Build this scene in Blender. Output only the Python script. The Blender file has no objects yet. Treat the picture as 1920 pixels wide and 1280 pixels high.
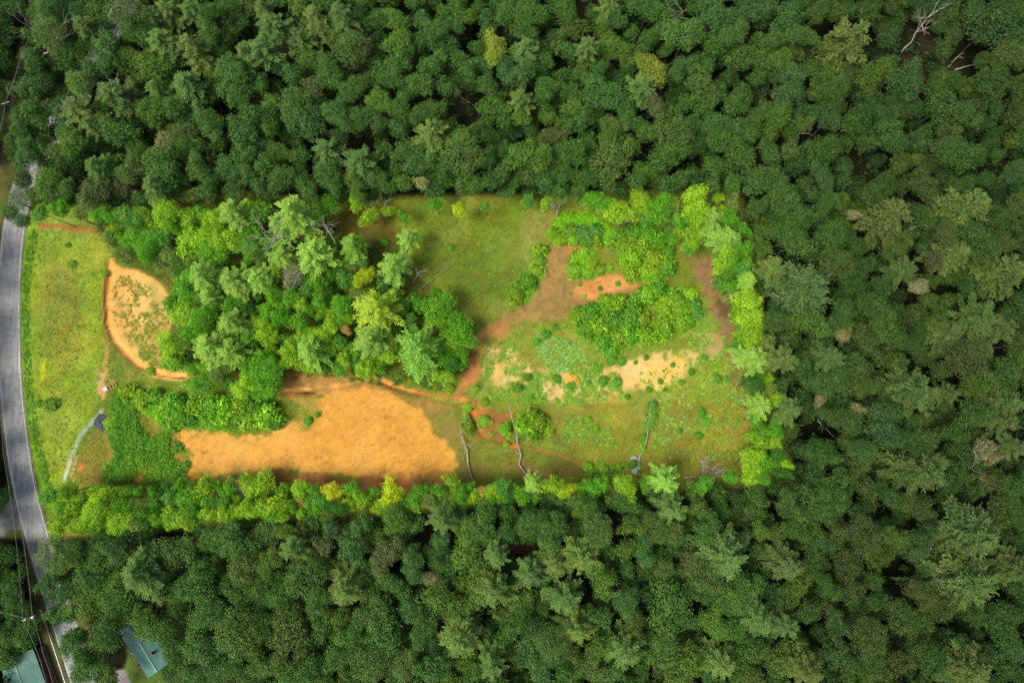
import bpy, math, random
import numpy as np
from mathutils import Vector, Matrix
R = math.radians
rng = np.random.default_rng(7)
random.seed(7)
SC = bpy.context.scene
# ------------------------------------------------------------------ camera
H = 150.0            # camera height above the ground, metres
F = 1283.0           # focal length in photo pixels (1920 wide)
TILT = math.atan(120/F)
cam = bpy.data.cameras.new('camera')
cam.sensor_width = 36; cam.lens = F/1920*36; cam.clip_start = 1; cam.clip_end = 8000
camo = bpy.data.objects.new('camera', cam); SC.collection.objects.link(camo)
camo.location = (0, 0, H); camo.rotation_euler = (TILT, 0, 0)
SC.camera = camo
# ------------------------------------------------------------------ world and sun
SUN_EL, SUN_AZ = R(60), R(-112)      # azimuth measured clockwise from +Y (up in the photo)
w = bpy.data.worlds.new('World'); SC.world = w; w.use_nodes = True
nt = w.node_tree; bg = nt.nodes['Background']
sky = nt.nodes.new('ShaderNodeTexSky'); sky.sky_type = 'NISHITA'; sky.sun_disc = False
sky.sun_elevation = SUN_EL; sky.sun_rotation = SUN_AZ
sky.dust_density = 4; sky.ozone_density = 0.6
nt.links.new(sky.outputs[0], bg.inputs[0]); bg.inputs[1].default_value = 0.115
sl = bpy.data.lights.new('sun', 'SUN'); sl.energy = 2.5; sl.angle = R(24); sl.color = (1, .95, .84)
so = bpy.data.objects.new('sun', sl); SC.collection.objects.link(so)
sd = Vector((math.sin(SUN_AZ)*math.cos(SUN_EL), math.cos(SUN_AZ)*math.cos(SUN_EL), math.sin(SUN_EL)))
so.rotation_euler = sd.to_track_quat('Z', 'Y').to_euler(); so.location = (0, 0, 300)
SC.view_settings.view_transform = 'Standard'; SC.view_settings.look = 'None'
SC.view_settings.exposure = 0.25; SC.view_settings.gamma = 1
# ------------------------------------------------------------------ photo pixel <-> world
ct, st = math.cos(TILT), math.sin(TILT)
def W(px, py, z=0.0):
    dx, dy = (px-960)/F, -(py-640)/F
    y = dy*ct+st; zz = dy*st-ct
    t = (z-H)/zz
    return Vector((dx*t, y*t, z))
def to_px(X, Y, Z=0.0):
    vz = Z-H
    cy = Y*ct+vz*st; cz = -Y*st+vz*ct
    return 960+F*X/(-cz), 640-F*cy/(-cz)
def mpp(z): return (H-z)/F           # metres per photo pixel at height z
# ------------------------------------------------------------------ noise in numpy
def vnoise(X, Y, s, seed=0, octv=3):
    out = 0; amp = 1; tot = 0
    for o in range(octv):
        g = np.random.default_rng(seed*31+o).random((256, 256))
        x = np.asarray(X)/s*2**o+seed*7.3; y = np.asarray(Y)/s*2**o+seed*3.1
        xi = np.floor(x).astype(int); yi = np.floor(y).astype(int)
        fx = x-xi; fy = y-yi; fx = fx*fx*(3-2*fx); fy = fy*fy*(3-2*fy)
        a = g[xi % 256, yi % 256]; b = g[(xi+1) % 256, yi % 256]
        c = g[xi % 256, (yi+1) % 256]; d = g[(xi+1) % 256, (yi+1) % 256]
        out = out+amp*((a*(1-fx)+b*fx)*(1-fy)+(c*(1-fx)+d*fx)*fy); tot += amp; amp *= .55
    return out/tot
def polydist(PX, PY, poly):
    """signed distance in pixels to a polygon, positive inside"""
    PX = np.asarray(PX, float); PY = np.asarray(PY, float)
    ins = np.zeros(PX.shape, bool); d = np.full(PX.shape, 1e9)
    n = len(poly)
    for i in range(n):
        x1, y1 = poly[i]; x2, y2 = poly[(i+1) % n]
        if y1 != y2:
            c = ((y1 > PY) != (y2 > PY)) & (PX < (x2-x1)*(PY-y1)/(y2-y1)+x1)
            ins ^= c
        L2 = (x2-x1)**2+(y2-y1)**2
        t = np.clip(((PX-x1)*(x2-x1)+(PY-y1)*(y2-y1))/L2, 0, 1)
        d = np.minimum(d, np.hypot(PX-x1-t*(x2-x1), PY-y1-t*(y2-y1)))
    return np.where(ins, d, -d)
def linedist(PX, PY, pts):
    d = np.full(np.shape(PX), 1e9)
    for (x1, y1), (x2, y2) in zip(pts, pts[1:]):
        L2 = (x2-x1)**2+(y2-y1)**2
        t = np.clip(((PX-x1)*(x2-x1)+(PY-y1)*(y2-y1))/L2, 0, 1)
        d = np.minimum(d, np.hypot(PX-x1-t*(x2-x1), PY-y1-t*(y2-y1)))
    return d
def lin(c): c = np.asarray(c, float)/255; return np.where(c <= .04045, c/12.92, ((c+.055)/1.055)**2.4)
def L4(r, g, b): return tuple(lin((r, g, b)))+(1.0,)
# ------------------------------------------------------------------ materials
def newmat(name):
    m = bpy.data.materials.new(name); m.use_nodes = True
    return m, m.node_tree.nodes, m.node_tree.links, m.node_tree.nodes['Principled BSDF']
def noise_mat(name, c1, c2, scale=3, rough=.9, bump=.0, stretch=(1, 1, 1), metal=0, det=6, lo=.35, hi=.65):
    m, n, l, b = newmat(name)
    tc = n.new('ShaderNodeTexCoord'); mp = n.new('ShaderNodeMapping'); mp.inputs['Scale'].default_value = stretch
    no = n.new('ShaderNodeTexNoise'); no.inputs['Scale'].default_value = scale; no.inputs['Detail'].default_value = det
    cr = n.new('ShaderNodeValToRGB'); cr.color_ramp.elements[0].position = lo; cr.color_ramp.elements[1].position = hi
    cr.color_ramp.elements[0].color = c1; cr.color_ramp.elements[1].color = c2
    l.new(tc.outputs['Object'], mp.inputs[0]); l.new(mp.outputs[0], no.inputs[0]); l.new(no.outputs[0], cr.inputs[0])
    l.new(cr.outputs[0], b.inputs['Base Color'])
    b.inputs['Roughness'].default_value = rough; b.inputs['Metallic'].default_value = metal
    if bump:
        bp = n.new('ShaderNodeBump'); bp.inputs['Strength'].default_value = bump; bp.inputs['Distance'].default_value = .1
        l.new(no.outputs[0], bp.inputs['Height']); l.new(bp.outputs[0], b.inputs['Normal'])
    return m
def leaf_mat(name, use_obj=True, rough=.55, trans=.14):
    """leaf colour = the tree's own colour varied from leaf to leaf, with shade painted into the inner leaves"""
    m, n, l, b = newmat(name)
    at = n.new('ShaderNodeAttribute'); at.attribute_name = 'tint'
    if use_obj: src = n.new('ShaderNodeObjectInfo').outputs['Color']
    else:
        a2 = n.new('ShaderNodeAttribute'); a2.attribute_name = 'col'; src = a2.outputs['Color']
    hsv = n.new('ShaderNodeHueSaturation')
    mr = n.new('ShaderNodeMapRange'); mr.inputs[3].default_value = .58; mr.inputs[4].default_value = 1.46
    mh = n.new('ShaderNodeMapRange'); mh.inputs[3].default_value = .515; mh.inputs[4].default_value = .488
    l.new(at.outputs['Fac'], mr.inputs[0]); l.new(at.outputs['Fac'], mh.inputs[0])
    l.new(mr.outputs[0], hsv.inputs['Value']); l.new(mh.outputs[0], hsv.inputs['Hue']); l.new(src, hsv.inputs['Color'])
    l.new(hsv.outputs[0], b.inputs['Base Color']); b.inputs['Roughness'].default_value = rough
    b.inputs['Specular IOR Level'].default_value = .25
    if trans:
        tr = n.new('ShaderNodeBsdfTranslucent'); mx = n.new('ShaderNodeMixShader'); mx.inputs[0].default_value = trans
        l.new(hsv.outputs[0], tr.inputs[0]); l.new(b.outputs[0], mx.inputs[1]); l.new(tr.outputs[0], mx.inputs[2])
        l.new(mx.outputs[0], n['Material Output'].inputs[0])
    return m
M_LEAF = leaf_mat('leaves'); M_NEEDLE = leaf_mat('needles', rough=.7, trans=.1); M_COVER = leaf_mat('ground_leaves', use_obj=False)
M_BARK = noise_mat('bark', L4(70, 60, 50), L4(125, 112, 98), 4, .95, .5, (1, 1, .15))
M_DEAD = noise_mat('dead_wood', L4(140, 130, 118), L4(210, 202, 190), 5, .9, .3, (1, 1, .2))
M_WHITE = noise_mat('road_paint', L4(150, 150, 148), L4(225, 225, 220), 3, .7, lo=.3, hi=.5)
M_ROOF = noise_mat('green_metal_roof', L4(66, 118, 104), L4(86, 140, 124), .6, .45, .02)
M_WALL = noise_mat('timber_wall', L4(96, 62, 46), L4(128, 84, 60), 3, .8, .2, (1, 1, 6))
M_GLASS = noise_mat('window_glass', L4(30, 36, 42), L4(50, 58, 66), 1, .1)
M_TRIM = noise_mat('white_trim', L4(190, 190, 184), L4(215, 215, 210), 3, .6)
M_STEEL = noise_mat('galvanised_steel', L4(150, 152, 152), L4(190, 192, 192), 4, .5, metal=.4)
M_CABLE = noise_mat('cable', L4(165, 170, 165), L4(190, 195, 190), 1, .6)
M_DARK = noise_mat('dark_fabric', L4(48, 52, 58), L4(74, 78, 86), 1.4, .75, .1)
M_GREY = noise_mat('grey_fabric', L4(140, 145, 150), L4(178, 182, 188), 2, .7, .2)
M_WOOD = noise_mat('pale_timber', L4(150, 112, 70), L4(205, 165, 110), 4, .8, .2, (1, 6, 1))
M_DECK = noise_mat('deck_timber', L4(84, 70, 58), L4(120, 102, 84), 5, .85, .2, (6, 1, 1))
# ------------------------------------------------------------------ objects
COL = SC.collection
def mesh_np(name, V, Fc, mat, attrs=None, smooth=False):
    me = bpy.data.meshes.new(name)
    V = np.asarray(V, np.float32); Fc = np.asarray(Fc, np.int32); k = Fc.shape[1]
    me.vertices.add(len(V)); me.vertices.foreach_set('co', V.ravel())
    me.loops.add(Fc.size); me.loops.foreach_set('vertex_index', Fc.ravel())
    me.polygons.add(len(Fc)); me.polygons.foreach_set('loop_start', np.arange(0, Fc.size, k, dtype=np.int32))
    me.polygons.foreach_set('loop_total', np.full(len(Fc), k, np.int32))
    for nm, (dom, arr) in (attrs or {}).items():
        arr = np.asarray(arr, np.float32)
        a = me.attributes.new(nm, 'FLOAT' if arr.ndim == 1 else 'FLOAT_COLOR', dom)
        if arr.ndim == 1: a.data.foreach_set('value', arr)
        else: a.data.foreach_set('color', np.concatenate([arr[:, :3], np.ones((len(arr), 1), np.float32)], 1).ravel())
    if smooth: me.polygons.foreach_set('use_smooth', np.ones(len(Fc), bool))
    me.materials.append(mat); me.update(calc_edges=True)
    return me
def link(name, me, parent=None, loc=None, rot=None, scale=None):
    o = bpy.data.objects.new(name, me); COL.objects.link(o)
    if parent: o.parent = parent
    if loc is not None: o.location = loc
    if rot is not None: o.rotation_euler = rot
    if scale is not None: o.scale = scale
    return o
def tag(o, label=None, cat=None, group=None, kind=None):
    if label: o['label'] = label
    if cat: o['category'] = cat
    if group: o['group'] = group
    if kind: o['kind'] = kind
    return o
class MB:
    def __init__(s): s.v = []; s.f = []
    def quad(s, *p):
        i = len(s.v); s.v += [tuple(q) for q in p]; s.f.append(tuple(range(i, i+len(p)))); return s
    def box(s, x0, x1, y0, y1, z0, z1):
        i = len(s.v)
        s.v += [(x, y, z) for z in (z0, z1) for y in (y0, y1) for x in (x0, x1)]
        s.f += [tuple(i+k for k in q) for q in ((0, 2, 3, 1), (4, 5, 7, 6), (0, 1, 5, 4), (2, 6, 7, 3), (0, 4, 6, 2), (1, 3, 7, 5))]; return s
    def tube(s, pts, rad, n=7):
        pts = [Vector(p) for p in pts]; rad = [rad]*len(pts) if not hasattr(rad, '__len__') else rad
        i0 = len(s.v); up = Vector((.3, .2, .9)).normalized()
        for k, p in enumerate(pts):
            d = (pts[min(k+1, len(pts)-1)]-pts[max(k-1, 0)]).normalized()
            a = d.cross(up)
            if a.length < 1e-3: a = d.cross(Vector((1, 0, 0)))
            a.normalize(); b = d.cross(a)
            for j in range(n):
                t = 2*math.pi*j/n; s.v.append(tuple(p+(a*math.cos(t)+b*math.sin(t))*rad[k]))
        for k in range(len(pts)-1):
            for j in range(n):
                a0 = i0+k*n+j; a1 = i0+k*n+(j+1) % n; s.f.append((a0, a1, a1+n, a0+n))
        s.f.append(tuple(i0+j for j in range(n))[::-1]); s.f.append(tuple(i0+(len(pts)-1)*n+j for j in range(n))); return s
    def mesh(s, name, mat, smooth=False):
        me = bpy.data.meshes.new(name); me.from_pydata(s.v, [], s.f); me.materials.append(mat)
        if smooth: me.polygons.foreach_set('use_smooth', np.ones(len(me.polygons), bool))
        me.update(); return me
    def build(s, name, mat, parent=None, smooth=False, **k): return link(name, s.mesh(name, mat, smooth), parent, **k)
# ------------------------------------------------------------------ the setting: ground
LOT = [(62, 382), (1388, 356), (1492, 906), (90, 1010), (66, 900), (44, 760), (34, 600), (42, 470)]
ROADC = [(184, 1380), (155, 1280), (114, 1150), (92, 1080), (68, 1000), (47, 920), (32, 830), (20, 720), (17, 620), (18, 520), (28, 420), (52, 330), (108, 235), (176, 120), (240, 0), (300, -110)]
VERGE = [(-40, -60), (62, -60), (95, -40), (60, 60), (48, 140), (36, 220), (60, 300), (60, 380), (40, 470), (34, 600), (44, 760), (66, 900), (90, 1010), (140, 1080), (175, 1200), (210, 1320), (95, 1320), (92, 1230), (58, 1120), (42, 1010), (-10, 1005), (-30, 950), (8, 930), (15, 900), (3, 800), (-25, 700), (-25, 500), (-12, 420), (-6, 330), (-3, 240), (22, 150), (40, 60), (62, 0)]
def axis(a, b, step, far):
    u = np.arange(a, b+step/2, step); o = []; d = step; x = b
    while x < far: d *= 1.5; x += d; o.append(x)
    o = np.array(o); lo = a-(o-b)
    return np.concatenate([lo[::-1], u, o])
gx = axis(-128, 128, .38, 3500); gy = axis(-78, 112, .38, 3500)
GX, GY = np.meshgrid(gx, gy); X = GX.ravel(); Y = GY.ravel()
PX, PY = to_px(X, Y)
bad = np.abs(X)+np.abs(Y) > 600; PX = np.where(bad, -5000, PX); PY = np.where(bad, -5000, PY)
wob = (vnoise(X, Y, 3.0, 3)-.5)*26; wob2 = (vnoise(X, Y, .9, 4)-.5)*16; big = vnoise(X, Y, 14, 5); mid = vnoise(X, Y, 4.0, 6); fine = vnoise(X, Y, 1.1, 8, 2)
C = np.zeros((len(X), 3)); Z = np.zeros(len(X))
def sm(a, lo, hi): t = np.clip((a-lo)/(hi-lo), 0, 1); return t*t*(3-2*t)
def lay(mask, c, c2=None, nz=None):
    global C
    col = lin(c)[None, :]
    if c2 is not None: k = sm(mid if nz is None else nz, .35, .65)[:, None]; col = col*(1-k)+lin(c2)[None, :]*k
    C = C*(1-mask[:, None])+col*mask[:, None]
def poly(p, c, c2=None, feather=6, w=1.0, op=1.0, nz=None):
    d = polydist(PX, PY, p)+(wob+wob2)*w
    m = sm(d, -feather, feather)*op; lay(m, c, c2, nz); return m
def line(p, wd, c, c2=None, feather=3, w=.3, op=1.0):
    d = wd-linedist(PX, PY, p)+(wob+wob2)*w
    m = sm(d, -feather, feather)*op; lay(m, c, c2); return m
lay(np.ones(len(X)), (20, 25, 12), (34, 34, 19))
poly([(930, 1010), (1010, 1010), (1020, 1060), (960, 1080)], (52, 40, 28), feather=14)
poly([(760, 985), (830, 990), (820, 1015), (760, 1005)], (52, 40, 28), feather=10)
poly([(1660, 20), (1760, 60), (1800, 170), (1700, 150), (1640, 70)], (36, 38, 22), (54, 46, 32), feather=12)
poly([(850, 150), (930, 180), (940, 260), (860, 260)], (30, 36, 20), (50, 44, 32), feather=12)
poly(VERGE, (82, 92, 44), (98, 96, 52), feather=5, w=.15)
poly([(-30, 60), (0, 60), (26, 200), (0, 300), (-30, 400)], (46, 66, 30), (60, 74, 34), feather=8, w=.2)
line([(60, -20), (44, 70), (30, 160), (12, 250), (0, 320)], 2.5, (120, 116, 84), feather=2)
line([(74, -20), (58, 60), (44, 130)], 2, (118, 112, 84), feather=2)
# lawn, drives and yard of the houses at the lower left
poly([(245, 1225), (300, 1250), (330, 1310), (240, 1310), (225, 1270)], (86, 112, 44), (98, 122, 52), feather=4, w=.2)
poly([(250, 1180), (262, 1190), (290, 1250), (240, 1250), (236, 1200)], (84, 110, 42), (96, 118, 50), feather=4, w=.2)
poly([(213, 1256), (232, 1254), (262, 1310), (232, 1310)], (128, 122, 116), (150, 144, 138), feather=2.5, w=.1)
poly([(-40, 975), (0, 962), (14, 942), (26, 928), (40, 955), (52, 1000), (40, 992), (22, 992), (0, 1006), (-40, 1030)], (104, 106, 102), (140, 142, 138), feather=3, w=.2)
# the cleared lot
lotm = poly(LOT, (112, 120, 48), (134, 134, 58), feather=8, w=.25, nz=mid)
poly([(60, 395), (180, 395), (200, 440), (195, 480), (195, 560), (188, 640), (205, 690), (190, 740), (160, 800), (120, 900), (95, 940), (62, 860), (44, 760), (34, 600), (42, 470)], (138, 148, 52), (150, 156, 66), feather=10, w=.3)
poly([(90, 470), (150, 520), (160, 640), (120, 700), (85, 640), (80, 540)], (128, 124, 60), (140, 138, 62), feather=22, op=.8)
line([(58, 430), (46, 520), (44, 620), (50, 720), (62, 800), (78, 880), (95, 950)], 11, (124, 160, 44), (140, 170, 54), feather=8, w=.5)
line([(82, 675), (79, 715)], 3, (188, 178, 40), feather=3)
line([(75, 424), (110, 424), (150, 430), (186, 433)], 5, (198, 140, 82), (160, 112, 62), feather=2.5, w=.12)
# wooded part of the lot
poly([(170, 360), (600, 372), (640, 440), (760, 440), (800, 520), (880, 590), (900, 650), (850, 720), (720, 700), (540, 700), (520, 720), (360, 720), (320, 640), (310, 540), (230, 490), (190, 450)], (84, 98, 38), (108, 104, 48), feather=12)
poly([(620, 400), (700, 385), (760, 440), (720, 470), (630, 460)], (98, 92, 44), (112, 104, 50), feather=14)
poly([(740, 380), (1040, 375), (1045, 430), (1005, 470), (960, 565), (905, 605), (860, 590), (830, 540), (790, 520), (750, 450)], (116, 124, 44), (134, 134, 60), feather=10)
poly([(780, 480), (880, 450), (960, 520), (900, 600), (850, 580)], (98, 112, 38), (116, 118, 46), feather=26)  # darker green left of the meadow: tree shade painted into the grass
poly([(1000, 390), (1045, 378), (1048, 440), (985, 500), (965, 470)], (140, 134, 72), (150, 138, 76), feather=18, op=.7)
# left pad: cut bank curve, sand and tufts
pad1 = [(205, 488), (232, 502), (262, 506), (302, 530), (322, 560), (322, 604), (302, 662), (296, 690), (352, 700), (354, 714), (318, 714), (286, 706), (248, 684), (214, 650), (196, 620), (192, 570), (198, 520)]
poly(pad1, (222, 168, 92), (206, 162, 92), feather=3, w=.25)
lay(sm(polydist(PX, PY, pad1), 4, 14)*sm(PX-228, 0, 46)*.85, (204, 174, 104), (172, 158, 80))
tufts = sm(fine*.5+mid*.5+.10*np.sin(PY/3.1), .50, .60)
m_in = sm(polydist(PX, PY, pad1), 10, 34)
lay(m_in*tufts*.9, (134, 140, 52), (154, 142, 66))
poly([(245, 640), (300, 600), (322, 640), (300, 690), (262, 672)], (128, 136, 46), (168, 146, 72), feather=12)
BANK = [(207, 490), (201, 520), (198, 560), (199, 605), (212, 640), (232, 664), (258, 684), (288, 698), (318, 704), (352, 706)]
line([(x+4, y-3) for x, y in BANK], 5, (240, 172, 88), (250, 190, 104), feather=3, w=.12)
line([(x-3, y+3) for x, y in BANK], 1.4, (112, 62, 34), feather=1.6, w=.08)  # dark line along the bank: shadow of the drop edge painted on
line([(196, 640), (202, 662), (196, 690), (206, 712), (215, 716)], 4, (196, 146, 88), (170, 140, 72), feather=5, w=.3, op=.8)
line([(222, 660), (240, 700), (226, 714)], 1.6, (160, 140, 72), feather=3, op=.6)
poly([(182, 690), (202, 700), (205, 722), (196, 748), (184, 740)], (196, 156, 104), (168, 144, 82), feather=6)
poly([(205, 715), (350, 715), (540, 735), (530, 750), (300, 732), (215, 730)], (112, 124, 44), (130, 132, 54), feather=5)
poly([(180, 810), (212, 820), (208, 870), (190, 905), (135, 910), (140, 870)], (140, 122, 58), (124, 118, 52), feather=10)
poly([(148, 858), (157, 864), (154, 884), (144, 886)], (196, 124, 68), feather=5)
poly([(215, 740), (340, 740), (350, 900), (200, 905), (205, 830)], (110, 112, 42), (150, 124, 58), feather=12)
line([(192, 768), (172, 792), (152, 815), (138, 845), (128, 875), (121, 900)], 3.6, (158, 164, 152), (186, 190, 182), feather=2.5, w=.22)
line([(146, 855), (136, 885), (130, 900)], 1.8, (200, 160, 110), feather=2)
# main orange pad
poly([(525, 698), (640, 695), (700, 712), (745, 735), (800, 745), (860, 760), (800, 790), (640, 745), (560, 750), (520, 740)], (176, 130, 70), (146, 120, 58), feather=8, nz=fine)
poly([(790, 765), (870, 770), (905, 845), (1000, 850), (1100, 872), (1090, 905), (900, 905), (800, 912), (840, 870)], (134, 120, 60), (118, 118, 50), feather=14)
pad2 = [(310, 798), (352, 806), (400, 812), (480, 816), (530, 800), (590, 778), (570, 750), (632, 735), (690, 722), (745, 742), (795, 780), (815, 815), (852, 850), (850, 884), (800, 898), (700, 900), (600, 884), (480, 884), (385, 896), (352, 900), (358, 862), (340, 830)]
poly(pad2, (208, 152, 66), (215, 161, 78), feather=4, w=.75, nz=big)
lay(sm(polydist(PX, PY, pad2), 0, 10)*sm(vnoise(X, Y, 5, 12), .58, .72)*.18, (196, 134, 62))
poly([(350, 900), (500, 884), (620, 892), (760, 900), (840, 880), (860, 912), (700, 925), (520, 912), (360, 925)], (168, 112, 62), (132, 104, 52), feather=6)  # brown soil below the pad, the tree row's shadow painted into it
poly([(560, 745), (600, 742), (600, 790), (565, 805)], (160, 140, 66), (128, 134, 48), feather=10)
line([(530, 732), (580, 728), (640, 722), (690, 712)], 2.5, (218, 158, 84), feather=4, w=.5)
line([(700, 706), (735, 720), (790, 738), (850, 744), (905, 760)], 4, (212, 146, 74), (176, 110, 56), feather=3, w=.4)
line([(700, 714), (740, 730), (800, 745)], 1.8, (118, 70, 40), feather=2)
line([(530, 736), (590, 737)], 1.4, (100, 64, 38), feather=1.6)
line([(885, 770), (905, 815), (960, 836), (1040, 850), (1100, 872)], 3.5, (206, 128, 64), (150, 100, 52), feather=4, w=.5)
poly([(905, 765), (960, 775), (950, 830), (905, 812)], (150, 104, 56), (128, 104, 52), feather=8)
# the dirt track and the right half
poly([(1025, 455), (1088, 452), (1062, 500), (1100, 515), (1165, 512), (1225, 505), (1225, 530), (1190, 548), (1100, 572), (1060, 602), (955, 605), (945, 640), (915, 700), (862, 735), (868, 690), (888, 630), (950, 588), (1000, 560), (1020, 500)], (142, 118, 66), (156, 126, 72), feather=10, w=.9, nz=fine)
poly([(1092, 525), (1160, 513), (1192, 535), (1150, 552), (1105, 562), (1068, 548)], (206, 146, 84), (190, 128, 68), feather=5, w=.5)
poly([(1200, 514), (1225, 514), (1225, 526), (1200, 528)], (196, 122, 62), feather=4)
poly([(1062, 456), (1090, 457), (1080, 470), (1060, 472)], (190, 122, 66), feather=5)
poly([(890, 630), (945, 605), (955, 628), (935, 665), (900, 705), (862, 733), (868, 695)], (190, 128, 68), (160, 118, 66), feather=7, w=.7)
poly([(905, 640), (1060, 600), (1370, 560), (1385, 720), (1250, 760), (1000, 770), (900, 740)], (124, 136, 52), (142, 142, 64), feather=14)
straw = [(900, 690), (955, 662), (1000, 690), (1080, 688), (1130, 690), (1180, 662), (1240, 650), (1318, 655), (1322, 680), (1270, 722), (1190, 738), (1140, 752), (1060, 758), (990, 745), (930, 725)]
md = sm(polydist(PX, PY, straw)+wob, -6, 14); brk = sm(fine*.6+mid*.4, .30, .56)
lay(md*brk, (206, 184, 122), (212, 176, 102))
for cx, cy, r, c in ((1075, 708, 14, (232, 166, 72)), (1230, 700, 30, (228, 186, 100)), (1265, 690, 22, (226, 180, 90)), (1195, 690, 22, (222, 188, 118)), (960, 668, 14, (230, 186, 120)), (925, 660, 16, (220, 176, 112)), (1385, 770, 12, (190, 120, 66)), (1390, 800, 9, (190, 118, 62)), (905, 772, 9, (196, 110, 54)), (1150, 740, 14, (200, 150, 80)), (1330, 645, 26, (170, 150, 92))):
    m = sm(r-np.hypot(PX-cx, PY-cy)+wob*.8+wob2, -6, 6)*.85; lay(m, c)
poly([(1302, 478), (1332, 488), (1348, 560), (1375, 592), (1392, 690), (1398, 740), (1378, 730), (1362, 650), (1332, 575), (1308, 530)], (142, 112, 74), (128, 116, 62), feather=8)
poly([(1345, 560), (1370, 575), (1372, 600), (1352, 592)], (104, 84, 56), feather=8)
poly([(1020, 760), (1395, 745), (1400, 880), (1300, 900), (1090, 872), (1010, 835)], (124, 126, 52), (138, 132, 60), feather=14)
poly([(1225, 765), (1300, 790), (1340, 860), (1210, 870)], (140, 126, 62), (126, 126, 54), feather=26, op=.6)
lay(lotm*sm(vnoise(X, Y, 2.2, 21), .60, .72)*.28*(C[:, 1] > C[:, 0]*.9), (104, 140, 34))
m1 = vnoise(X, Y, .8, 71, 2); m2 = vnoise(X, Y, 2.4, 72, 3); m3 = vnoise(X, Y, 9, 73, 2)
C = C*(.74+.34*m1+.20*m2)[:, None]
gm_ = (lotm*(C[:, 1] > C[:, 0]*.82))
C = C*(1-gm_[:, None])+C*gm_[:, None]*np.array([.95, 1.06, .80])
pm = sm(polydist(PX, PY, pad2), -2, 8)
u_ = PX*.35+PY*.94+(m3-.5)*60
C *= 1-(pm*sm(vnoise(u_/3.0, PX/30, .8, 81, 2), .58, .75)*.13)[:, None]*np.array([.7, 1, 1.2])
lay2 = pm*sm(vnoise(X, Y, 1.6, 82), .66, .76)*sm(26-polydist(PX, PY, pad2), 0, 26)*.8
C = C*(1-lay2[:, None])+lin((136, 134, 52))*lay2[:, None]
C *= 1+(pm*(vnoise(X, Y, 9, 83)-.5)*.14)[:, None]
C *= 1+gm_[:, None]*(np.stack([(m3-.5)*.55, (m3-.5)*.22+(m2-.5)*.25, -(m3-.5)*.2], 1))
C *= (1-.35*sm(vnoise(X, Y, .55, 74, 1), .80, .92)*sm(vnoise(X, Y, 5, 75), .45, .6))[:, None]
C = np.clip(C, 0, 1)
# relief: cut bank, gullies, road shoulder, gentle roll
Z += -0.8*sm(polydist(PX, PY, pad1), -2, 7)*sm(300-PX, 0, 70)*sm(PY-500, 0, 30)
for g in ([(700, 712), (740, 728), (800, 744), (860, 756)], [(530, 736), (600, 738)], [(885, 770), (905, 815), (960, 836), (1040, 850), (1100, 872)]):
    Z += -.55*sm(4-linedist(PX, PY, g), -5, 2)
Z += np.where(np.abs(X)+np.abs(Y) < 300, (vnoise(X, Y, 2, 9)-.5)*.18*lotm, 0)
nx, ny = len(gx), len(gy)
ii = (np.arange(ny-1)[:, None]*nx+np.arange(nx-1)[None, :]).ravel()
FG = np.stack([ii, ii+1, ii+1+nx, ii+nx], 1)
gm, n, l, b = newmat('ground_soil_and_turf')
at = n.new('ShaderNodeAttribute'); at.attribute_name = 'col'
tc = n.new('ShaderNodeTexCoord')
n1 = n.new('ShaderNodeTexNoise'); n1.inputs['Scale'].default_value = 2.6; n1.inputs['Detail'].default_value = 8; n1.inputs['Roughness'].default_value = .75
mr = n.new('ShaderNodeMapRange'); mr.inputs[1].default_value = .3; mr.inputs[2].default_value = .7; mr.inputs[3].default_value = .76; mr.inputs[4].default_value = 1.22
hs = n.new('ShaderNodeHueSaturation')
l.new(tc.outputs['Object'], n1.inputs[0]); l.new(n1.outputs[0], mr.inputs[0]); l.new(mr.outputs[0], hs.inputs['Value'])
l.new(at.outputs['Color'], hs.inputs['Color']); l.new(hs.outputs[0], b.inputs['Base Color']); b.inputs['Roughness'].default_value = 1
b.inputs['Specular IOR Level'].default_value = .05
bp = n.new('ShaderNodeBump'); bp.inputs['Strength'].default_value = .35; bp.inputs['Distance'].default_value = .2
l.new(n1.outputs[0], bp.inputs['Height']); l.new(bp.outputs[0], b.inputs['Normal'])
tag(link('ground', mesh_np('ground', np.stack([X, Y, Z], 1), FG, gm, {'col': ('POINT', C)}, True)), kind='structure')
def ground_col(x, y):
    ix = np.clip(np.searchsorted(gx, x), 0, nx-1); iy = np.clip(np.searchsorted(gy, y), 0, ny-1)
    return C[iy*nx+ix]
# ------------------------------------------------------------------ road
def spline(pts, k=8):
    P = [Vector((p.x, p.y, 0)) for p in pts]; out = []
    for i in range(len(P)-1):
        p0, p1, p2, p3 = P[max(i-1, 0)], P[i], P[i+1], P[min(i+2, len(P)-1)]
        for j in range(k):
            t = j/k
            out.append(.5*((2*p1)+(p2-p0)*t+(2*p0-5*p1+4*p2-p3)*t*t+(3*p1-p0-3*p2+p3)*t**3))
    out.append(P[-1]); return out
RC = spline([W(*p) for p in ROADC])
def ribbon(line_, o0, o1, z, name, mat, kind='structure', **kw):
    mb = MB(); prev = None
    for i, p in enumerate(line_):
        d = (line_[min(i+1, len(line_)-1)]-line_[max(i-1, 0)]).normalized(); nn = Vector((d.y, -d.x, 0))
        a = p+nn*o0; b_ = p+nn*o1; a.z = b_.z = z
        mb.v += [tuple(a), tuple(b_)]
        if i: k = 2*i; mb.f.append((k-2, k-1, k+1, k))
    o = mb.build(name, mat); tag(o, kind=kind); return o
m_road, n, l, b = newmat('asphalt')
tc = n.new('ShaderNodeTexCoord'); n1 = n.new('ShaderNodeTexNoise'); n1.inputs['Scale'].default_value = .8; n1.inputs['Detail'].default_value = 10; n1.inputs['Roughness'].default_value = .7
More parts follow.
